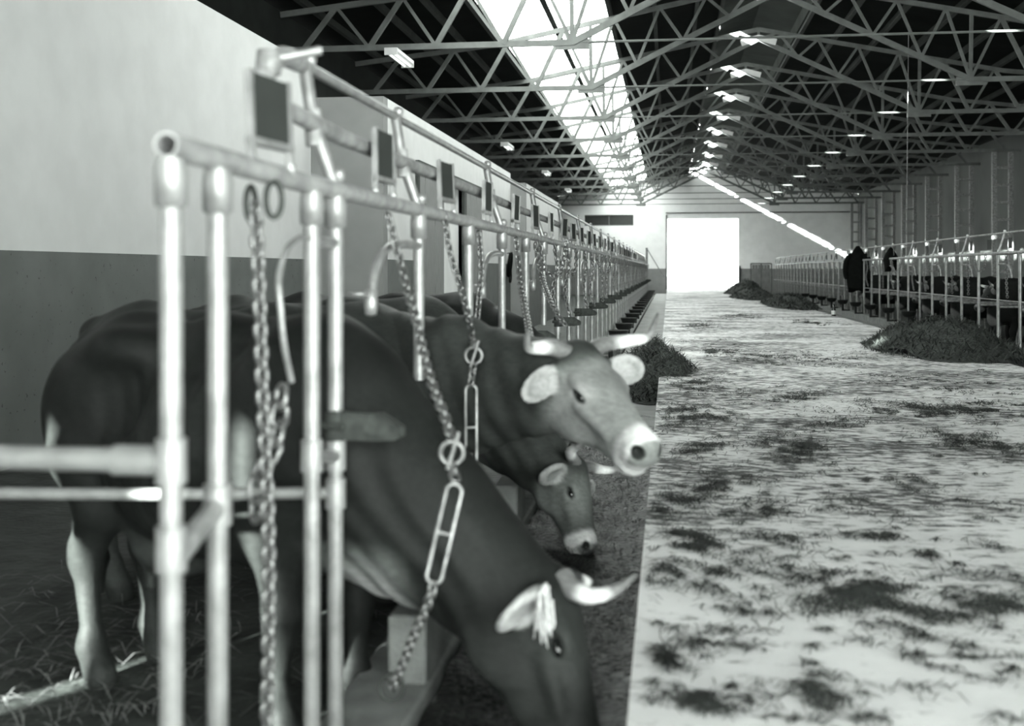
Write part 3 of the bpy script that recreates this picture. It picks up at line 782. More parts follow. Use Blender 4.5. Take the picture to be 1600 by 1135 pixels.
def cow(label, loc, heading, poll, muzzle, up, m='cow', h=.0115, legs=(0, 0, 0, 0), horn_len=(1.0, 1.0), parts=True, group=None, ear_drop=(0., 0.), tail=True, horn_fwd=.1, coat=.075, face=.17, ear_col=.46, rear=0.0, horns=None, ear_s=1.0):
    ch, sh = math.cos(heading), math.sin(heading)
    def tol(p):
        x, y = p[0] - loc[0], p[1] - loc[1]
        return np.array([x * ch + y * sh, -x * sh + y * ch, p[2]])
    def dl(p): return np.array([p[0] * ch + p[1] * sh, -p[0] * sh + p[1] * ch, p[2]])
    P, Mz = tol(poll), tol(muzzle)
    u = Mz - P; Lh = np.linalg.norm(u); u /= Lh
    wv = dl(up); wv = wv - u * (wv @ u); wv /= np.linalg.norm(wv)
    v = np.cross(wv, u)            # animal's left
    S = Lh / .5
    def H(a, b, c): return P + (u * a + v * b + wv * c) * S
    Rh = np.stack([u, v, wv], 1)
    hl2 = {-1: horn_len[0], 1: horn_len[1]}
    pts = np.array([P, Mz, H(0, .35, .1), H(0, -.35, .1), H(.55, 0, 0)])
    lo = np.minimum(pts.min(0) - .16, [-1.15, -.48, -.03]); hi = np.maximum(pts.max(0) + .16, [.95, .48, 1.55])
    s = SDF(lo, hi, h)
    # trunk
    rr = rear
    s.ell((0.42, 0, .93), (.44, .27, .42), .1).ell((-.08 + rr / 2, 0, .88), (.66 - rr / 2, .345, .37), .15).ell((-.62 + rr, 0, 1.06), (.33, .27, .28), .12)
    s.cone((-.62 + rr, 0, 1.22), (.05, 0, 1.235), .125, .12, .12).cone((.05, 0, 1.235), (.5, 0, 1.26), .12, .105, .12)
    s.cone((-.62 + rr, 0, 1.27), (-.92 + rr, 0, 1.24), .09, .06, .1)
    for sg in (-1, 1):
        s.ell((-.48 + rr, sg * .20, 1.255), (.13, .07, .06), .14)
        s.ell((-.88 + rr, sg * .10, 1.10), (.06, .05, .06), .10)
        s.ell((-.74 + rr, sg * .15, .98), (.21, .13, .27), .10)
        s.ell((.47, sg * .18, .98), (.20, .11, .32), .10)
        s.ell((-.20, sg * .29, 1.06), (.11, .07, .12), .09, sub=True)      # hollow of the flank
    s.ell((.74, 0, .78), (.16, .15, .24), .14)                              # brisket
    s.ell((.78, 0, .62), (.13, .055, .12), .08)
    # legs
    for q, (sg, fx) in enumerate(((-1, 1), (1, 1), (-1, 0), (1, 0))):
        o = legs[q]
        if fx:
            ps = [(.47, .17, .80, .125), (.45, .165, .66, .088), (.50 + o * .5, .155, .42, .058), (.50 + o * .8, .15, .36, .046), (.49 + o, .15, .15, .037), (.49 + o, .15, .13, .044), (.53 + o, .15, .055, .046), (.545 + o, .15, .02, .056)]
        else:
            o = o + rr
            ps = [(-.66 + rr, .18, .86, .17), (-.60 + rr, .175, .70, .115), (-.74 + rr + (o - rr) * .5, .16, .50, .060), (-.755 + rr + (o - rr) * .6, .155, .44, .052), (-.71 + rr + (o - rr) * .9, .155, .16, .038), (-.71 + o, .155, .13, .046), (-.67 + o, .155, .055, .048), (-.655 + o, .155, .02, .058)]
        for a, b in zip(ps[:-1], ps[1:]):
            s.cone((a[0], sg * a[1], a[2]), (b[0], sg * b[1], b[2]), a[3], b[3], .045)
        if not fx: s.ell((-.80 + rr + (o - rr) * .6, sg * .155, .475), (.035, .03, .06), .05)
    # udder
    s.ell((-.40 + rr, 0, .56), (.20, .17, .15), .06)
    for tx_, ty_ in ((-.33, .08), (-.33, -.08), (-.47, .08), (-.47, -.08)): s.cone((tx_ + rr, ty_, .46), (tx_ + rr, ty_, .38), .022, .015, .03)
    if tail:
        tp = [(-.90, 0, 1.26, .045), (-.99, 0, 1.16, .030), (-1.005, .02, .9, .022), (-.99, .04, .62, .018), (-.98, .05, .52, .032), (-.97, .06, .38, .04), (-.95, .06, .26, .016)]
        for a, b in zip(tp[:-1], tp[1:]): s.cone((a[0] + rr, *a[1:3]), (b[0] + rr, *b[1:3]), a[3], b[3], .03)
    # neck
    back = H(.03, 0, -.10)
    with_ = np.array([.50, 0, 1.20]); chest = np.array([.66, 0, .92]); mid1 = with_ * .5 + H(-.05, 0, -.10) * .5; mid2 = chest * .5 + H(.08, 0, -.24) * .5
    mid1[2] += .02
    s.cone(with_, mid1, .155, .115, .12).cone(mid1, back, .115, .10 * S, .10)
    s.cone(chest, mid2, .20, .145, .12).cone(mid2, H(.06, 0, -.17), .145, .095 * S, .08)
    s.cone((with_ + chest) / 2, (mid1 + mid2) / 2, .22, .16, .12).cone((mid1 + mid2) / 2, H(.04, 0, -.13), .16, .115 * S, .10)
    s.cone(chest + np.array([.06, 0, -.16]), mid2 + np.array([0, 0, -.10]), .06, .035, .10).cone(mid2 + np.array([0, 0, -.10]), H(.10, 0, -.25), .035, .02, .08)
    # head
    EARS = []
    s.ell(H(.10, 0, -.085), np.array((.145, .108, .098)) * S, .04, Rh).ell(H(.15, 0, -.05), np.array((.13, .098, .045)) * S, .03, Rh)
    s.cone(H(.20, 0, -.066), H(.42, 0, -.066), .060 * S, .050 * S, .035).cone(H(.20, 0, -.115), H(.41, 0, -.10), .078 * S, .056 * S, .05)
    s.ell(H(.455, 0, -.085), np.array((.058, .080, .066)) * S, .03, Rh).ell(H(.435, 0, -.155), np.array((.048, .050, .032)) * S, .02, Rh)
    s.cone(H(.13, 0, -.225), H(.42, 0, -.150), .046 * S, .034 * S, .07)
    for sg in (-1, 1):
        s.ell(H(.115, sg * .052, -.185), np.array((.125, .040, .105)) * S, .05, Rh)
        s.cone(H(.20, sg * .080, -.10), H(.33, sg * .062, -.10), .020 * S, .014 * S, .035)
        s.ell(H(.150, sg * .088, -.040), np.array((.055, .026, .020)) * S, .022, Rh)
        s.ell(H(.180, sg * .108, -.064), np.array((.034, .012, .017)) * S, .012, Rh, sub=True)
        s.ell(H(.492, sg * .050, -.062), np.array((.034, .018, .019)) * S, .012, Rh, sub=True)
        # ears: flattened cups
        drop = ear_drop[0 if sg < 0 else 1]
        ed = v * sg * math.cos(drop) + (-wv) * math.sin(drop) * .75 + u * (math.sin(drop) * .35 + .10); ed /= np.linalg.norm(ed)
        en = u * .8 + wv * .45; en = en - ed * (en @ ed); en /= np.linalg.norm(en)
        ew = np.cross(ed, en)
        Re = np.stack([ed, ew, en], 1)
        eb = H(.045, sg * .10, -.06); EARS.append((eb + ed * .12, Re))
        s.cone(eb - ed * .02, eb + ed * .05, .034, .03, .03)
        s.ell(eb + ed * .105 * ear_s, (.10 * ear_s, .068 * ear_s, .022), .025, Re)
        s.ell(eb + ed * .10 * ear_s + en * .022, (.070 * ear_s, .042 * ear_s, .018), .012, Re, sub=True)
    s.ell(H(-.005, 0, -.02), np.array((.05, .07, .04)) * S, .04, Rh)     # poll

    gx, gy, gz_ = np.meshgrid(*s.ax, indexing='ij', sparse=True)
    s.f += (.0045 * np.sin(9 * gx + 1.3) * np.sin(11 * gy + 8 * gz_) + .0030 * np.sin(21 * gx + 13 * gz_) * np.sin(17 * gy + .7)).astype(np.float32)     # muscle undulation
    rib = np.clip(1 - ((gx + .02) / .36) ** 4, 0, 1) * np.clip(1 - ((gz_ - .90) / .30) ** 4, 0, 1)
    s.f += (.0028 * rib * np.sin(gx * 78 + gz_ * 14)).astype(np.float32)                                                                                   # ribs
    nk = np.clip((gx - .62) / .12, 0, 1) * np.clip((P[0] - .10 - gx) / .12, 0, 1)
    s.f += (.0038 * nk * np.sin(gx * 55 + gz_ * 30 + 2 * np.sin(gz_ * 9))).astype(np.float32)                                                              # folds of the neck
    V, Q = surface_nets(s.f, s.lo, s.h)
    me = bpy.data.meshes.new('body')
    me.vertices.add(len(V)); me.vertices.foreach_set('co', V.astype(np.float32).ravel())
    me.loops.add(len(Q) * 4); me.loops.foreach_set('vertex_index', Q.astype(np.int32).ravel())
    me.polygons.add(len(Q)); me.polygons.foreach_set('loop_start', np.arange(0, len(Q) * 4, 4, dtype=np.int32)); me.polygons.foreach_set('loop_total', np.full(len(Q), 4, np.int32))
    me.update(calc_edges=True); me.validate()
    me.polygons.foreach_set('use_smooth', np.ones(len(me.polygons), bool))
    # coat pigment
    hp = (V - P) @ Rh / S
    c = np.full(len(V), coat)
    def blend(mask, val):
        nonlocal c
        mask = np.clip(mask, 0, 1); c = c * (1 - mask) + val * mask
    def ss(x, a, b):
        t = np.clip((x - a) / (b - a), 0, 1); return t * t * (3 - 2 * t)
    low = ss(V[:, 2], .80, .50) * ss(V[:, 0], .5, .2)
    blend(low * .5, coat * 2.0)
    blend(ss(V[:, 2], .72, .52) * ss(V[:, 0], .55, .7) * ss(V[:, 0], 1.0, .86) * (V[:, 2] > .45), .26)               # pale brisket
    ud = ss(np.linalg.norm((V - np.array((-.40 + rr, 0, .52))) / np.array((.24, .2, .19)), axis=1), 1.1, .9); blend(ud, coat * 3.2)
    inhead = ss(hp[:, 0], .02, .12) * ss(np.abs(hp[:, 1]), .30, .2) * (np.linalg.norm(hp, axis=1) < .75)
    blend(inhead * .95, face)
    blend(inhead * ss(hp[:, 0], .20, .42) * .6, face * .72)
    rg = inhead * ss(hp[:, 0], .375, .42); blend(rg, .46)
    nose = inhead * ss(hp[:, 0], .462, .478) * ss(hp[:, 2], -.125, -.105); blend(nose, .14); nst = inhead * ss(np.linalg.norm((np.abs(hp) * np.array((1, 1, 0)) + hp * np.array((0, 0, 1)) - np.array((.487, .050, -.062))) / np.array((.045, .024, .026)), axis=1), 1.1, .8); blend(nst, .012)
    eyer = inhead * ss(np.linalg.norm((hp - np.array((.18, 0, -.055))) * np.array((1, 0, 1)), axis=1), .055, .03) * (np.abs(hp[:, 1]) > .07); blend(eyer * .6, face * 1.5); lid = inhead * ss(np.linalg.norm((hp - np.array((.180, 0, -.062))) / np.array((.034, 1, .020)) * np.array((1, 0, 1)), axis=1), 1.15, .85) * (np.abs(hp[:, 1]) > .07); blend(lid, .015)
    for ec, Re in EARS:
        q = (V - ec) @ Re / np.array((.115, .085, .05)); blend(ss(np.linalg.norm(q, axis=1), 1.05, .85), ear_col); blend(ss(np.linalg.norm(q * 1.6, axis=1), 1.05, .6) * ss(q[:, 2], .0, .25) * .7, ear_col * .45)
    hoof = ss(V[:, 2], .075, .06) * (hp[:, 0] > 10).astype(float); blend(ss(V[:, 2], .08, .06) * (np.linalg.norm(V - Mz, axis=1) > .3), .025)
    ca = me.color_attributes.new('coat', 'FLOAT_COLOR', 'POINT')
    rgba = np.ones((len(V), 4), np.float32); kk = np.clip(1 - c / .25, 0, 1); rgba[:, 0] = c * (1 - .07 * kk); rgba[:, 1] = c * (1 + .02 * kk); rgba[:, 2] = c * (1 - .04 * kk)
    ca.data.foreach_set('color', rgba.ravel())
    me.materials.append(M[m])
    t = thing('cow', label, 'cow', (loc[0], loc[1], 0), heading, group)
    obj('body', me, None, t)
    if parts:
        for sg in (-1, 1):
            horn_l = hl2[sg]
            hpts = [H(.0, sg * .05, -.02), H(-.015, sg * .12, .0), H(-.01, sg * .12 + sg * .09 * horn_l, horn_fwd * horn_l * .35), H(.0, sg * .12 + sg * .14 * horn_l, horn_fwd * horn_l), H(-.02, sg * .12 + sg * .155 * horn_l, horn_fwd * horn_l + .07 * horn_l)]
            if horns: hpts = [tol(q) for q in horns[0 if sg < 0 else 1]]
            sp = smooth_path(hpts, 6); nn = len(sp)
            hm = MB().tube(sp, [.034 * (1 - i / (nn - 1)) ** .7 + .004 for i in range(nn)], 12, caps=False).mesh('horn')
            hc = hm.color_attributes.new('coat', 'FLOAT_COLOR', 'POINT')
            hv = np.ones((nn, 12, 4), np.float32); tt = np.linspace(0, 1, nn)
            hv[:, :, :3] = np.interp(tt, (0, .3, .42, .62, .75, 1), (.10, .13, .60, .62, .16, .06))[:, None, None]  # pale middle band paints in the bright sun spot on the horn
            hc.data.foreach_set('color', hv.ravel()[:len(hm.vertices) * 4])
            obj('horn', hm, 'horn', t)
            ep = H(.181, sg * .092, -.062)
            em = MB().lathe([(.0, -.02), (.012, -.017), (.0195, -.006), (.0195, .006), (.012, .017), (0, .02)], 12).mesh('eye')
            em.transform(Matrix(np.diag((1.35 * S, 1.0 * S, .72 * S)).tolist()).to_4x4()); em.transform(Matrix(Rh.tolist()).to_4x4())
            obj('eye', em, 'eye', t, ep)
    t['_H'] = 0
    del t['_H']
    return t, H, Rh, P

COWS = 'cows feeding at the left rail'
def W(px, py, d): return unproj(px, py, d)
cow1 = cow('dark brown cow nearest the camera, head lowered into the trough', (-1.60, 3.97), math.radians(-26), W(886, 912, 3.58), W(968, 1215, 3.27), (.85, .15, .35), rear=.19, legs=(-.06, .02, .0, -.05), h=.0085, group=COWS, horns=((W(880, 905, 3.52), W(896, 922, 3.47), W(925, 932, 3.43), W(962, 922, 3.40), W(994, 898, 3.38)), (W(890, 905, 3.66), W(900, 908, 3.74), W(915, 910, 3.80), W(925, 908, 3.84))), ear_drop=(.8, .3), ear_s=1.15, coat=.0115, face=.018, ear_col=.34)
cow2 = cow('brown cow with raised pale face and white muzzle ring, second from the camera', (-1.87, 5.16), math.radians(-8), W(908, 545, 4.48), W(1030, 690, 4.12), (.30, -.35, .9), legs=(0, 0, 0, .05), h=.0085, group=COWS, horn_fwd=.03, horn_len=(.9, 1.3), ear_drop=(.45, .12), coat=.030, face=.185, ear_col=.27)
cow3 = cow('brown cow eating with head down below the raised cow head, third from the camera', (-1.88, 6.38), math.radians(-6), W(908, 726, 5.95), W(938, 856, 5.72), (.8, -.2, .3), legs=(0, 0, 0, 0), h=.012, group=COWS, horn_fwd=.1, ear_drop=(.5, .3), coat=.034, face=.08, ear_col=.22)
cow4 = cow('nearly black cow behind the others, fourth from the camera', (-1.85, 7.62), math.radians(-5), (-.62, 7.3, .98), (-.50, 7.2, .50), (.8, 0, .4), m='cow_dark', h=.014, group=COWS, coat=.04, face=.05)

# cows standing behind the right rail
rc, _, _, _ = cow('dark cow standing behind the right rail, nearest the camera', (6.75, 17.5), math.pi, (5.85, 17.4, 1.22), (5.55, 17.35, .86), (-.5, 0, .8), m='cow_dark', h=.02, coat=.035, face=.05, group='cows behind the right rail')
for i, (y, x) in enumerate(((19.81, 6.8), (22.12, 6.7), (25.58, 6.85), (27.89, 6.75), (31.36, 6.8), (35.98, 6.75))):
    r = rc.copy(); COL.objects.link(r); r.location = (x, y, 0); r.rotation_euler = (0, 0, math.pi + random.uniform(-.05, .05))
    r['label'] = 'dark cow standing behind the right rail, %s from the camera' % ordn(i + 1)
    for chd in list(rc.children):
        c = chd.copy(); COL.objects.link(c); c.parent = r

# ear tassel of the nearest cow
t1, H1, R1, P1 = cow1
mb = MB()
eb = H1(.045, -.10, -.06)
for k in range(26):
    a = eb + (-R1[:, 1]) * random.uniform(.03, .13) + R1[:, 0] * random.uniform(.0, .03) + R1[:, 2] * random.uniform(-.01, .03)
    q0 = Vector(a); q1 = q0 + Vector((random.uniform(-.01, .02), random.uniform(-.02, .0), -random.uniform(.05, .10))); q2 = q1 + Vector((random.uniform(-.01, .02), 0, -random.uniform(.03, .06)))
    mb.tube([q0, q1, q2], [.006, .005, .0015], 5)
obj('ear_hair', mb.mesh('ear_hair'), 'ear_hair', t1)['kind'] = 'stuff'

# ------------------------------------------------------------------ chains at the left rail
chain('straight twisted steel chain hanging from the header, nearest the camera', [W(398, 318, 2.86), W(404, 420, 2.84), W(410, 600, 2.84), W(420, 860, 2.84), W(416, 1180, 2.84)], .042, .030, .0062, group='tether chains')
# shackle hanging under the header beside it
sh = thing('shackle', 'pair of dark iron loops under the header beside the nearest chain', 'shackle', W(392, 320, 2.86))
b = MB()
for (px, py, wd, hh, tl) in ((392, 318, .045, .085, .2), (428, 312, .040, .09, 1.0)):
    c = W(px, py, 2.86)
    b = MB().tube([c + Vector((math.sin(tl) * wd / 2 * math.cos(a), math.cos(tl) * wd / 2 * math.cos(a), hh / 2 * math.sin(a))) for a in np.linspace(0, 2 * math.pi, 17)[:-1]], .0075, 7, closed=True)
    wpart('loop', b, 'pad', sh)
chain('coarse chain of big links below the bent rod', [W(440, 606, 2.98), W(436, 655, 2.95), W(428, 700, 2.92), W(405, 745, 2.9), W(400, 800, 2.88)], .066, .046, .0075, group='tether chains')
def tether(label, top, ringp, lo_link, end, dlink=.0048, anchor=True):
    """fine chain, toggle ring, long slotted link, lower chain: one tether"""
    base = Vector(top[0])
    t = thing('tether_chain', label, 'chain', base, group='tether chains')
    me = link_mesh(.040, .027, .005).mesh('link'); me.materials.append(M['chain'])
    def run(path):
        for k, (p, tg) in enumerate(chain_points(path, .028)):
            o = obj('link', me, None, t); o.matrix_local = Matrix.Translation(p - base) @ orient(tg, (k % 2) * math.pi / 2 + .35)
    run(top)
    R = Vector(ringp)
    fw = Vector((-SN, CS, 0)); rt = Vector((CS, SN, 0)); upv = Vector((0, 0, 1))
    wpart('ring', MB().tube([R + rt * .033 * math.cos(a) + upv * .033 * math.sin(a) for a in np.linspace(0, 2 * math.pi, 17)[:-1]], .0065, 7, closed=True), 'chain', t)
    wpart('toggle', MB().tube([R + rt * .02 + upv * .06 - fw * .012, R - rt * .012 - upv * .045 - fw * .012], .006, 7), 'chain', t)
    a, b2 = Vector(lo_link[0]), Vector(lo_link[1])
    run([R - upv * .035, a + upv * .012])
    ax = (b2 - a); L = ax.length; ax.normalize(); sd = ax.cross(fw).normalized()
    wd = .022
    pts = []
    for k in range(16):
        an = 2 * math.pi * (k + .5) / 16; cx = wd * math.cos(an); cz = wd * math.sin(an)
        pts.append((a + b2) / 2 + sd * cx + ax * (cz + (L / 2 - wd if cz > 0 else -(L / 2 - wd))))
    wpart('long_link', MB().tube(pts, .0062, 7, closed=True).tube([(a + b2) / 2 - sd * wd, (a + b2) / 2 + sd * wd], .006, 6), 'chain', t)
    if end: run([b2] + [Vector(e) for e in end])
    if anchor:
        A = Vector(end[-1])
        wpart('anchor_ring', MB().tube([A + rt * .036 * math.cos(x) + upv * (.042 * math.sin(x) + .0) for x in np.linspace(0, 2 * math.pi, 17)[:-1]], .006, 7, closed=True), 'pad', t)
    return t
tether('tether chain with ring and long slotted link lying over the nearest cow neck', [W(606, 335, 4.05), W(628, 420, 4.0), W(650, 500, 3.8), W(672, 590, 3.55), (W(698, 660, 3.36)), W(706, 695, 3.30)], W(706, 708, 3.28), (W(712, 757, 3.24), W(676, 912, 3.20)), [W(672, 935, 3.20), W(650, 985, 3.3), W(624, 1050, 3.45), W(612, 1075, 3.5)])
tether('tether chain with slotted link hanging before the neck of the white-muzzled cow', [W(694, 332, 5.05), W(702, 390, 5.0), W(720, 450, 4.95), W(738, 520, 4.75), W(741, 545, 4.6)], W(740, 556, 4.55), (W(736, 602, 4.52), W(736, 735, 4.5)), [W(742, 760, 4.52), W(740, 775, 4.52)], anchor=False)
chain('twisted chain hanging straight between the second and third posts', [W(748, 362, 5.9), W(752, 420, 5.9), W(748, 470, 5.9), W(742, 540, 5.85)], .045, .03, .0055, group='tether chains')
chain('chain hanging behind the near horn of the white-muzzled cow', [W(806, 372, 6.9), W(812, 430, 6.8), W(822, 490, 6.3), W(832, 552, 5.6)], .045, .032, .006, group='tether chains')
chain('chain lying over the neck of the nearly black cow', [W(836, 380, 8.0), W(846, 430, 7.8), W(862, 475, 7.2), W(884, 510, 7.0)], .045, .032, .006, group='tether chains')
far = MB()
for k, (p, tg) in enumerate(chain_points([(0, 0, 0), (.01, .03, -.18), (.0, -.02, -.42), (.03, .03, -.66)], .036)):
    l = link_mesh(.046, .034, .007, 8, 4); mm = Matrix.Translation(p) @ orient(tg, (k % 2) * 1.57 + .35)
    far.add([mm @ Vector(q) for q in l.v], l.f, True)
far = far.mesh('tether_chain'); far.materials.append(M['chain'])
loopm = MB()
for k, (p, tg) in enumerate(chain_points([(0, 0, 0), (.01, .05, -.20), (.0, .15, -.26), (.0, .24, -.2), (0, .28, 0)], .036)):
    l = link_mesh(.046, .034, .007, 8, 4); mm = Matrix.Translation(p) @ orient(tg, (k % 2) * 1.57 + .35)
    loopm.add([mm @ Vector(q) for q in l.v], l.f, True)
loopm = loopm.mesh('tether_chain'); loopm.materials.append(M['chain'])
for i in range(34):
    y = 8.5 + 1.16 * i
    o = obj('tether_chain', far if i % 3 else loopm, None, None, (RX + .035, y, HZ - .03), (0, 0, random.uniform(-.8, .8)))
    sett(o, 'chain %s from the left header, %s beyond the cows' % ('hanging straight' if i % 3 else 'looped', ordn(i).replace('nearest', 'first')), 'chain', 'tether chains on the far left rail')
for i in range(NR - 2):
    y = 12.9 + 1.155 * i
    o = obj('tether_chain', loopm if i % 3 == 0 else far, None, None, (RRX - .035, y, E + .265 - .03), (0, 0, random.uniform(-.8, .8)))
    sett(o, 'chain %s from the right header, %s from the near end' % ('looped' if i % 3 == 0 else 'hanging straight', ordn(i).replace('nearest', 'first')), 'chain', 'tether chains on the right rail')

# ------------------------------------------------------------------ drinking bowls
bowl = MB().lathe([(0, -.075), (.08, -.07), (.135, -.03), (.155, .04), (.165, .05), (.155, .055), (.14, .03), (.11, -.03), (0, -.05)], 18).mesh('bowl'); bowl.materials.append(M['bowl'])
brk = MB().box(-.03, .03, -.03, .03, -.26, -.06).tube([(0, 0, -.24), (-.2, 0, -.24)], .02, 8).mesh('bracket'); brk.materials.append(M['bowl'])
for i in range(17):
    y = 15.45 + 2.32 * i
    t = thing('drinking_bowl', 'black drinking bowl on the left rail, %s from the camera' % ordn(i), 'bowl', (RX + .22, y, .56), 0, 'drinking bowls on the left rail')
    obj('bowl', bowl, None, t); obj('bracket', brk, None, t)
for i in range(11):
    y = 20.4 + 2.31 * i
    t = thing('drinking_bowl', 'black drinking bowl on the right rail, %s from the camera' % ordn(i), 'bowl', (RRX - .22, y, .62), math.pi, 'drinking bowls on the right rail')
    obj('bowl', bowl, None, t); obj('bracket', brk, None, t)

# ------------------------------------------------------------------ lamps
tubem = MB().tube([(0, -.6, 0), (0, .6, 0)], .019, 8).mesh('tube_lamp'); tubem.materials.append(M['lamp_white'])
hous = MB().box(-.11, .11, -.64, .64, .03, .09).box(-.11, .11, -.64, -.61, -.03, .03).box(-.11, .11, .61, .64, -.03, .03).mesh('housing'); hous.materials.append(M['enamel'])
for i, (n, x) in enumerate(((1, -4.62), (4, -4.75), (6, -4.6), (8, -4.6))):
    t = thing('fluorescent_lamp', 'twin-tube fluorescent lamp under the left truss chords, %s from the camera' % ordn(i), 'lamp', (x, TY[n] + .3, ZC - .16), 0, 'fluorescent lamps under the left trusses')
    obj('housing', hous, None, t)
    for s in (-.05, .05): obj('tube_lamp', tubem, None, t, (s, 0, 0))

# ------------------------------------------------------------------ coat, cloth, bottle, gate
def coat(name, label, loc, hgt, wid, seed, rz=1.35):
    r_ = random.Random(seed); n = 26; rows = 14; vs = []
    for i in range(rows):
        t = i / (rows - 1)
        wv = wid * (.12 + .88 * min(1, t * 1.9) ** .75) * (1 - .45 * max(0, t - .55)); dv = .11 + .05 * t
        for k in range(n):
            a = 2 * math.pi * k / n
            f = 1 + .09 * math.sin(a * 5 + seed) * t + .05 * math.sin(a * 9 + t * 3)
            vs.append((dv * math.cos(a) * f, wv / 2 * math.sin(a) * f, hgt * (1 - t) + (.07 * math.sin(a * 2 + seed) * t if i == rows - 1 else 0)))
    fs = [(i * n + k, i * n + (k + 1) % n, (i + 1) * n + (k + 1) % n, (i + 1) * n + k) for i in range(rows - 1) for k in range(n)]
    fs.append(tuple(reversed(range(n)))); fs.append(tuple((rows - 1) * n + k for k in range(n)))
    b = MB().add(vs, fs, True)
    t = thing(name, label, 'coat' if name == 'hanging_coat' else 'cloth', loc, rz)
    obj('cloth_body', b.mesh('cloth_body'), 'coat', t)
    return t
ct = coat('hanging_coat', 'long black coat hung over a post of the right rail', (RRX - .12, 32.2, E - .55), 1.2, .66, 3)
for s in (-1, 1):
    sp = smooth_path([(-.02, s * .17, .98), (-.03, s * .29, .78), (-.04, s * .31, .5), (-.04, s * .28, .3)], 4)
    obj('sleeve', MB().tube(sp, [.06 + .03 * math.sin(3.1 * i / len(sp)) for i in range(len(sp))], 10).mesh('sleeve'), 'coat', ct)
coat('hanging_cloth', 'small black cloth draped on the right rail beside the coat', (RRX + .04, 28.4, E + .02), .52, .34, 8)
bt = thing('bottle', 'small bottle with a white label below the black coat', 'bottle', (5.0, 31.0, .36 - .005))
bt.location = (4.18, 30.3, TABLE_Z)
obj('glass_body', MB().lathe([(0, 0), (.05, .0), (.055, .02), (.055, .16), (.03, .22), (.02, .3), (0, .3)], 12).mesh('glass_body'), 'bottle', bt)
obj('paper_label', MB().lathe([(.0565, .04), (.0575, .045), (.0575, .135), (.0565, .14)], 12).mesh('paper_label'), 'paper', bt)
for i, (hx, hy, hz_) in enumerate(((B2X + .06, 28.4, 1.95), (B3X + .06, 37.3, 1.85))):
    t = thing('hanging_harness', ('dark harness hanging on the wall beside the sliding doors' if i == 0 else 'dark harness hanging at the far corner of the left rooms'), 'harness', (hx, hy, hz_), group='harness on the left wall')
    obj('collar', MB().tube([(0.02 + .03 * math.sin(a), .16 * math.cos(a), -.28 + .27 * math.sin(a)) for a in np.linspace(0, 2 * math.pi, 21)[:-1]], .045, 8, closed=True).mesh('collar'), 'coat', t)
    obj('strap', MB().tube(smooth_path([(0.02, -.05, .0), (.05, -.2, -.35), (.03, -.1, -.7), (.04, .12, -.6), (.02, .06, .0)], 5), .018, 6).mesh('strap'), 'coat', t)
    obj('wall_peg', MB().tube([(-.055, 0, 0), (.09, 0, .03)], .012, 6).mesh('wall_peg'), 'jamb', t)
gt = thing('low_gate', 'low grey panelled gate at the far end of the right rail', 'gate', (4.3, 62.0, TABLE_Z))
for k in range(6):
    wpart('panel', MB().box(4.36 + k * .155, 4.50 + k * .155, 61.98, 62.03, TABLE_Z + .02, E + .28), 'door', gt)
wpart('top_rail', MB().tube([(4.3, 62.0, E + .34), (5.36, 62.0, E + .34)], .03, 8), 'gusset_dark', gt)
for x in (4.3, 4.83, 5.36): wpart('gate_post', MB().tube([(x, 62.0, TABLE_Z if x < 5 else .0), (x, 62.0, E + .34)], .035, 8), 'gusset_dark', gt)
# thin cable hanging from the roof to the right rail
cb = obj('hanging_cable', MB().tube(smooth_path([(RRX + .05, 26.4, roof_z(RRX) - .15), (RRX + .02, 26.4, 4.0), (RRX, 26.4, E + .28)], 6), .007, 6), 'pipe')
sett(cb, 'thin pale cable hanging from the roof down to the right rail', 'cable')

# ------------------------------------------------------------------ hay, feed and straw
def blades(n, cx, cy, sx, sy, zfn, ln=(.05, .16), wd=.004, lift=.02, flat=.3, rag=False):
    """n thin bent strips scattered in an elliptical patch"""
    if rag:
        m_ = n * 4; x = cx + rng.normal(0, .48, m_) * sx; y = cy + rng.normal(0, .48, m_) * sy
        dn = sum(np.sin((x * math.cos(q) + y * math.sin(q)) / max(sx, .15) * fr + ph) for q, fr, ph in zip(rng.random(6) * 6.28, (3, 4, 6, 9, 13, 19), rng.random(6) * 6.28))
        keep = np.argsort(-(dn + rng.normal(0, .7, m_)))[:n]; x, y = x[keep], y[keep]
        ok = (x > -.09) & (x < 4.2); x, y = x[ok], y[ok]; n = len(x)
    else:
        r = np.sqrt(rng.random(n)); a = rng.random(n) * 2 * np.pi
        x = cx + r * np.cos(a) * sx; y = cy + r * np.sin(a) * sy
    th = rng.random(n) * 2 * np.pi; L = rng.uniform(*ln, n)
    dx, dy = np.cos(th), np.sin(th); nxv, nyv = -dy, dx
    z0 = zfn(x, y); rise = rng.uniform(-flat, flat, n) * L
    V = np.zeros((n, 6, 3))
    for j, t in enumerate((-.5, 0, .5)):
        px, py = x + dx * L * t, y + dy * L * t
        pz = z0 + rng.uniform(0, lift, n) + rise * t + (L * .12 if j == 1 else 0)
        for s in (0, 1):
            q = wd * (s - .5) * (1 if j == 1 else .5)
            V[:, j * 2 + s, 0] = px + nxv * q; V[:, j * 2 + s, 1] = py + nyv * q; V[:, j * 2 + s, 2] = pz + .003
    return V
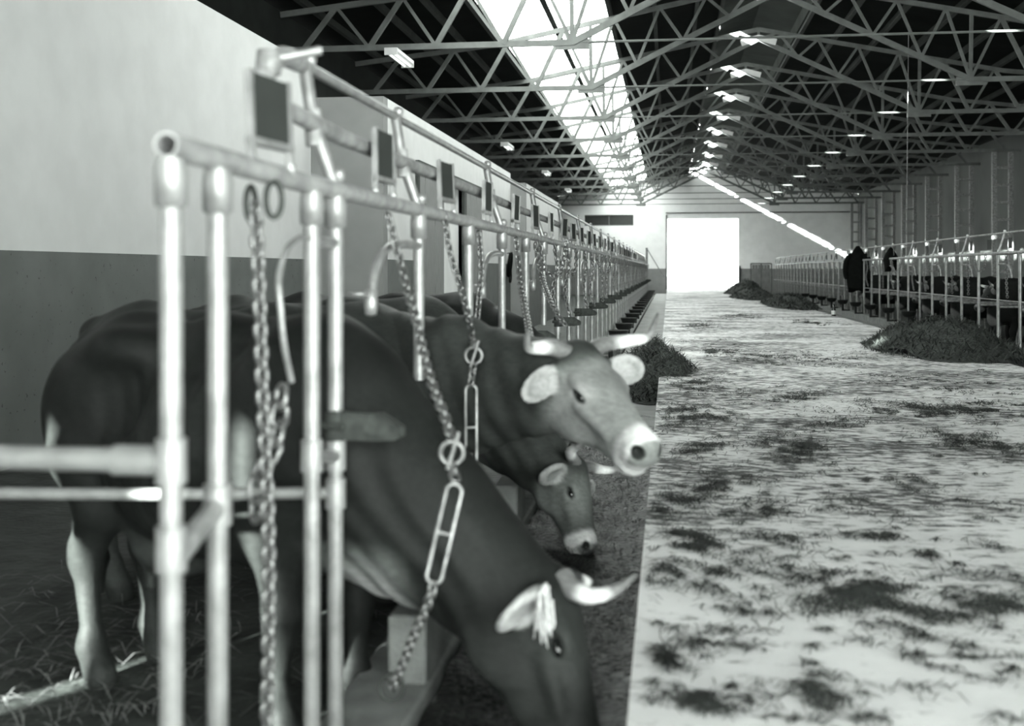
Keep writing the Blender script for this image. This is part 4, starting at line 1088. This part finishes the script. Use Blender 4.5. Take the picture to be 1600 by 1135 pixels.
def blade_object(name, Vl, m):
    V = np.concatenate(Vl); n = len(V)
    base = np.arange(n)[:, None] * 6
    Q = np.concatenate([base + np.array([[0, 2, 3, 1]]), base + np.array([[2, 4, 5, 3]])])
    me = bpy.data.meshes.new(name)
    me.vertices.add(n * 6); me.vertices.foreach_set('co', V.astype(np.float32).ravel())
    me.loops.add(len(Q) * 4); me.loops.foreach_set('vertex_index', Q.astype(np.int32).ravel())
    me.polygons.add(len(Q)); me.polygons.foreach_set('loop_start', np.arange(0, len(Q) * 4, 4, dtype=np.int32)); me.polygons.foreach_set('loop_total', np.full(len(Q), 4, np.int32))
    me.update(calc_edges=True)
    return obj(name, me, m)
def ground(px, py, hz=TABLE_Z):
    d = (E - hz) * F / (py - 422); p = unproj(px, py, d); return p.x, p.y
flat = lambda x, y: np.full_like(x, TABLE_Z)
VL = []
patches = [(1430, 935, 1.0, .35, 1500), (1330, 925, .45, .2, 600), (1540, 945, .3, .15, 350), (1240, 700, .42, .65, 1500), (1090, 700, .5, .6, 700), (1510, 690, .45, .6, 800),
           (1080, 850, .22, .3, 700), (1050, 790, .22, .35, 500), (1200, 800, .25, .2, 250), (1560, 700, .5, .5, 600), (1100, 650, .6, .8, 600), (1290, 660, .7, .6, 500), (1480, 650, .7, .6, 500),
           (1060, 1030, .12, .14, 220), (1100, 1105, .2, .1, 200), (1280, 1085, .12, .08, 120), (1440, 760, .3, .3, 250), (1320, 790, .25, .2, 200), (1350, 840, .25, .06, 150), (1460, 870, .15, .06, 90),
           (1130, 760, .5, .5, 900), (1060, 650, .35, .8, 900), (1090, 900, .35, .25, 500), (1200, 860, .4, .3, 300), (1400, 640, 1.0, .5, 900), (1560, 640, .8, .5, 800), (1220, 620, .8, .6, 700), (1180, 560, .8, 1.5, 600), (1290, 560, 1.2, 1.5, 700), (1440, 600, .9, 1.3, 600), (1120, 550, .4, .5, 500), (1090, 600, .5, 1.2, 700), (1270, 505, .8, 1.2, 400), (1090, 510, .6, 1.6, 500), (1160, 495, .9, 2, 500)]
for px, py, sx, sy, n in patches:
    x, y = ground(px, py)
    sx *= .62
    VL.append(blades(n, max(x, -.1 + sx), y, sx, sy, flat, (.03, .11), .0042 * max(1, y / 7), .012, .12, rag=True))
for _ in range(240):
    py = random.uniform(480, 1130); px = random.uniform(1010 + max(0, 0), 1600)
    x, y = ground(px, py)
    if x < -.05 or x > 4.2 or y > 40: continue
    sz = random.uniform(.02, .10)
    VL.append(blades(int(12 + 60 * sz * 5), x, y, sz * 1.3 * max(1, y / 8), sz * .8 * max(1, y / 8), flat, (.02, .09), .004 * max(1, y / 7), .01, .12, rag=True))
so = blade_object('scattered_hay', VL, 'hay_blade')
sett(so, 'dark wisps of hay scattered over the pale feed alley', 'hay', kind='stuff')

def heap(label, cx, cy, sx, sy, hgt, zb, seed, n=2600, bw=.008, ln=(.08, .25)):
    r_ = np.random.default_rng(seed); nu, nv = 40, 22
    ph = r_.random(8) * 6.28
    def zf(x, y):
        u = (x - cx) / sx; v = (y - cy) / sy; rr = np.sqrt(u * u + v * v)
        base = np.clip(1 - rr ** 1.7, 0, 1)
        return zb + hgt * base * (1 + .22 * np.sin(u * 4 + ph[0]) * np.cos(v * 5 + ph[1]) + .12 * np.sin(u * 9 + v * 7 + ph[2]))
    vs = [(cx, cy, float(zf(np.array(cx), np.array(cy))))]
    for i in range(1, nv + 1):
        for k in range(nu):
            a = 2 * math.pi * k / nu; rad = i / nv * (1 + .10 * math.sin(3 * a + ph[3]) + .06 * math.sin(7 * a + ph[4]))
            x = cx + sx * rad * math.cos(a); y = cy + sy * rad * math.sin(a)
            vs.append((x, y, max(zb + .012 * (i < nv), float(zf(np.array(x), np.array(y))) + (float(r_.uniform(-.02, .02)) * hgt * 2 if i < nv else .0))))
    fs = [(0, 1 + k, 1 + (k + 1) % nu) for k in range(nu)]
    for i in range(nv - 1):
        for k in range(nu):
            a = 1 + i * nu; fs.append((a + k, a + nu + k, a + nu + (k + 1) % nu, a + (k + 1) % nu))
    t = thing('hay_heap', label, 'hay heap', (cx, cy, zb), group='heaps of hay')
    wpart('mound', MB().add(vs, fs, True), 'hay', t)
    o = blade_object('loose_blades', [blades(n, cx, cy, sx * 1.05, sy * 1.05, zf, ln, bw, .03, .9)], 'hay_blade')
    o.data.transform(Matrix.Translation((-cx, -cy, -zb))); o.parent = t; o['kind'] = 'stuff'
    return t
heap('dark hay heap spilling over the left edge of the feed alley, behind the pale ear', -.12, 13.8, .60, 1.35, .52, .11, 1, 2800, .010)
heap('large dark hay heap at the right edge before the right rail', 3.95, 17.6, 1.0, 2.3, .42, TABLE_Z + .006, 2, 3600, .012)
heap('dark hay heap along the right trough below the coat row', 3.95, 39.5, .75, 5.2, .34, TABLE_Z + .006, 3, 2600, .02)
heap('dark hay heap in the far right row, between two others', 3.5, 49.4, .9, 4.2, .40, TABLE_Z + .006, 4, 2200, .022)
heap('farthest dark hay heap beside the bright doorway', 3.75, 57.9, 1.0, 3.3, .62, TABLE_Z + .006, 5, 1800, .025)

# wet feed in the trough
nx_, ny_ = 26, 260
xs = np.linspace(-.775, -.118, nx_); ys = np.linspace(2.2, 11.5, ny_)
GX, GY = np.meshgrid(xs, ys, indexing='ij')
GZ = .125 + .018 * np.sin(GX * 9 + GY * 2.3) * np.sin(GY * 4.1 - GX * 3) + .010 * np.sin(GY * 17 + GX * 13) + rng.uniform(-.006, .006, GX.shape) - np.clip((GY - 9.5) * .02, 0, .03)
vs = np.stack([GX, GY, GZ], -1).reshape(-1, 3).tolist()
fs = [(i * ny_ + j, (i + 1) * ny_ + j, (i + 1) * ny_ + j + 1, i * ny_ + j + 1) for i in range(nx_ - 1) for j in range(ny_ - 1)]
fo = thing('trough_feed', 'dark wet chopped feed lying in the trough before the cows', 'feed', (-.45, 2.2, .1), kind='stuff')
wpart('feed_bed', MB().add(vs, fs, True), 'feed', fo, 'stuff')
Vf = [blades(7000, -.45, 6.5, .30, 4.6, lambda x, y: np.full_like(x, .135), (.02, .09), .004, .02, .3)]
o = blade_object('feed_blades', Vf, 'feed'); o.data.transform(Matrix.Translation((.45, -2.2, -.1))); o.parent = fo; o['kind'] = 'stuff'

# straw on the stall floor
VS = [blades(600, -2.4, 4.2, 1.6, 1.6, lambda x, y: np.full_like(x, .004), (.05, .22), .004, .015, .12), blades(250, -2.2, 4.25, .5, .8, lambda x, y: np.full_like(x, .006), (.05, .2), .005, .02, .2)]
so = blade_object('scattered_straw', VS, 'straw')
sett(so, 'pale straw scattered on the dark stall floor under the cows', 'straw', kind='stuff')
